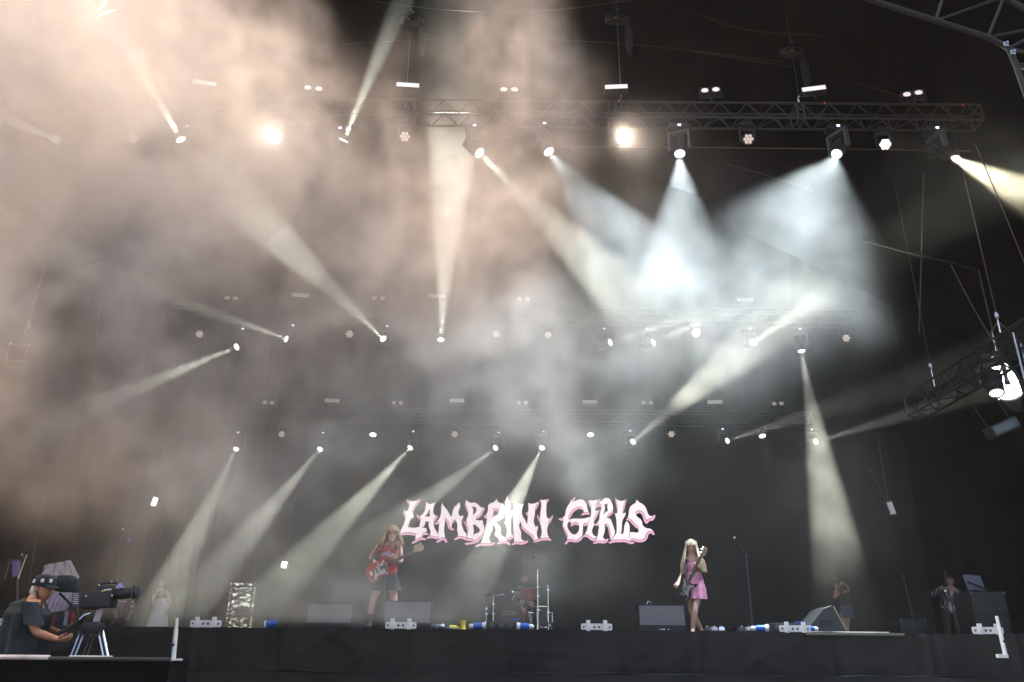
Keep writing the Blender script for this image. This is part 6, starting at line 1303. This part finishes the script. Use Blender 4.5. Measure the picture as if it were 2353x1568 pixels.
# (pixel x, pixel y, depth) of the puff's middle, its half-sizes in metres, and its density
PUFFS = [
 # sunlit bank in front of the roof edge
 (-40, 40, 8.6, (3.2, 1.7, 2.8), 0.60),
 (260, 60, 9.2, (2.6, 1.6, 2.0), 0.55),
 (560, 230, 9.8, (1.4, 1.4, 1.5), 0.50),
 (60, 330, 9.0, (2.4, 1.6, 1.6), 0.40),
 (60, 640, 9.2, (2.8, 1.7, 2.0), 0.45),
 (400, 430, 9.6, (2.6, 1.7, 2.0), 0.36),
 (820, 500, 10.0, (2.0, 1.4, 1.9), 0.28),
 (1000, 700, 10.2, (2.4, 1.2, 2.0), 0.22),
 (1190, 480, 10.2, (1.5, 1.3, 2.4), 0.26),
 (1200, 130, 10.2, (1.1, 1.2, 1.5), 0.16),
 (200, 920, 9.6, (2.9, 1.6, 1.8), 0.17),
 (700, 900, 10.0, (2.6, 1.4, 1.7), 0.22),
 (1250, 900, 10.4, (1.8, 1.2, 1.7), 0.18),
 (680, 1230, 10.4, (3.2, 1.0, 1.7), 0.16),
 (1050, 1210, 10.5, (2.0, 0.9, 1.6), 0.11),
 # under the roof, caught by the beams
 (632, 318, 13.5, (1.5, 1.0, 1.5), 0.13),
 (1430, 318, 13.5, (1.4, 0.9, 1.4), 0.10),
 (2270, 400, 13.9, (1.9, 1.3, 1.3), 0.06),
 (1830, 720, 18.0, (2.4, 2.0, 1.8), 0.04),
 (1600, 880, 20.5, (2.8, 2.3, 2.0), 0.045),
 (1930, 1150, 19.5, (1.6, 2.0, 2.4), 0.05),
 (420, 560, 15.0, (4.5, 2.5, 3.5), 0.04),
 (900, 560, 16.0, (4.0, 3.0, 3.5), 0.04),
 (1380, 600, 12.9, (1.9, 1.2, 1.7), 0.06),
 (1550, 720, 12.8, (2.4, 1.3, 1.7), 0.07),
 (1600, 480, 13.2, (2.0, 1.4, 1.4), 0.035),
 (1800, 620, 12.9, (1.8, 1.4, 1.7), 0.08),
 (1840, 460, 13.4, (1.2, 1.0, 1.0), 0.04),
 (1500, 800, 18.5, (3.2, 2.6, 2.2), 0.035),
 (700, 1000, 20.0, (5.0, 4.0, 3.0), 0.02),
 (1000, 1150, 22.0, (6.0, 4.0, 2.5), 0.02),
 (450, 1200, 20.0, (4.0, 4.0, 2.5), 0.03),
]
BASE_DENS = 0.0045
def make_smoke():
    lo, hi = Vector((-13, 6.0, 1.9)), Vector((12.5, 27, 15.5))
    ng = bpy.data.node_groups.new('smoke_field', 'GeometryNodeTree')
    ng.interface.new_socket('Geometry', in_out='INPUT', socket_type='NodeSocketGeometry')
    ng.interface.new_socket('Geometry', in_out='OUTPUT', socket_type='NodeSocketGeometry')
    N = ng.nodes; L = ng.links
    out = N.new('NodeGroupOutput')
    def math_(op, a, b=None, c=None):
        n = N.new('ShaderNodeMath'); n.operation = op
        for i, x in enumerate((a, b, c)):
            if x is None: continue
            if isinstance(x, (int, float)): n.inputs[i].default_value = x
            else: L.new(x, n.inputs[i])
        return n.outputs[0]
    def vmath(op, a, b=None):
        n = N.new('ShaderNodeVectorMath'); n.operation = op
        for i, x in enumerate((a, b)):
            if x is None: continue
            if hasattr(x, 'default_value') and hasattr(x, 'links'): L.new(x, n.inputs[i])
            else: n.inputs[i].default_value = x
        return n.outputs['Value'] if op == 'LENGTH' else n.outputs[0]
    def noise(vec, scale, detail=5, rough=0.6, dist=0.0):
        n = N.new('ShaderNodeTexNoise'); n.inputs['Scale'].default_value = scale; n.inputs['Detail'].default_value = detail
        n.inputs['Roughness'].default_value = rough; n.inputs['Distortion'].default_value = dist
        L.new(vec, n.inputs['Vector']); return n
    def smooth(x, a, b, lo_=0.0, hi_=1.0):
        n = N.new('ShaderNodeMapRange'); n.interpolation_type = 'SMOOTHSTEP'
        n.inputs[1].default_value = a; n.inputs[2].default_value = b; n.inputs[3].default_value = lo_; n.inputs[4].default_value = hi_
        L.new(x, n.inputs[0]); return n.outputs[0]
    pos = N.new('GeometryNodeInputPosition').outputs[0]
    warp = noise(pos, 0.22, 3, 0.55).outputs['Color']
    warp = vmath('SUBTRACT', warp, (0.5, 0.5, 0.5)); warp = vmath('MULTIPLY', warp, (4.5, 4.5, 4.5))
    wp = vmath('ADD', pos, warp)
    total = None; inner_ = None
    for (px, py, y, r, dns) in PUFFS:
        c = P(px, py, y)
        d = vmath('LENGTH', vmath('DIVIDE', vmath('SUBTRACT', wp, tuple(c)), r))
        k = math_('MULTIPLY', smooth(d, 1.15, 0.25), dns)
        if y < 11: total = k if total is None else math_('ADD', total, k)
        else: inner_ = k if inner_ is None else math_('ADD', inner_, k)
    stretch = vmath('MULTIPLY', wp, (1.0, 1.0, 1.0))
    n1 = noise(stretch, 0.62, 4, 0.55, 0.4).outputs['Fac']
    w2 = vmath('ADD', pos, vmath('MULTIPLY', vmath('SUBTRACT', noise(pos, 1.3, 3, 0.5).outputs['Color'], (0.5, 0.5, 0.5)), (1.1, 1.1, 1.1)))
    n2 = noise(w2, 1.9, 6, 0.66, 0.5).outputs['Fac']
    billow = math_('MULTIPLY', smooth(n1, 0.36, 0.62, 0.25, 1.5), smooth(n2, 0.36, 0.64, 0.15, 1.95))
    sep = N.new('ShaderNodeSeparateXYZ'); L.new(pos, sep.inputs[0])
    base = math_('MULTIPLY', smooth(n1, 0.3, 0.7, 0.3, 1.7), BASE_DENS)
    base = math_('MULTIPLY', base, smooth(sep.outputs[1], 10.8, 13.0)); base = math_('MULTIPLY', base, smooth(sep.outputs[0], -2.0, 8.0, 1.3, 0.45))
    gentle = math_('MULTIPLY', smooth(n1, 0.3, 0.7, 0.55, 1.45), smooth(n2, 0.3, 0.7, 0.45, 1.55))
    dens = math_('ADD', math_('ADD', math_('MULTIPLY', total, billow), math_('MULTIPLY', inner_, gentle)), base)
    vc = N.new('GeometryNodeVolumeCube')
    L.new(dens, vc.inputs['Density']); vc.inputs['Min'].default_value = lo; vc.inputs['Max'].default_value = hi
    vc.inputs['Resolution X'].default_value = 212; vc.inputs['Resolution Y'].default_value = 175; vc.inputs['Resolution Z'].default_value = 113
    sm = N.new('GeometryNodeSetMaterial'); sm.inputs['Material'].default_value = volume_mat('smoke', (0.935, 0.86, 0.79), 1.0, 0.1, 'density')
    L.new(vc.outputs[0], sm.inputs[0]); L.new(sm.outputs[0], out.inputs[0])
    vd = bpy.data.volumes.new('smoke'); vd.render.step_size = 0.7; o = link(bpy.data.objects.new('smoke', vd))
    md = o.modifiers.new('smoke_field', 'NODES'); md.node_group = ng
    tag(o, 'drifting stage smoke billowing under the roof', 'smoke', kind='stuff')
    return o
make_smoke()
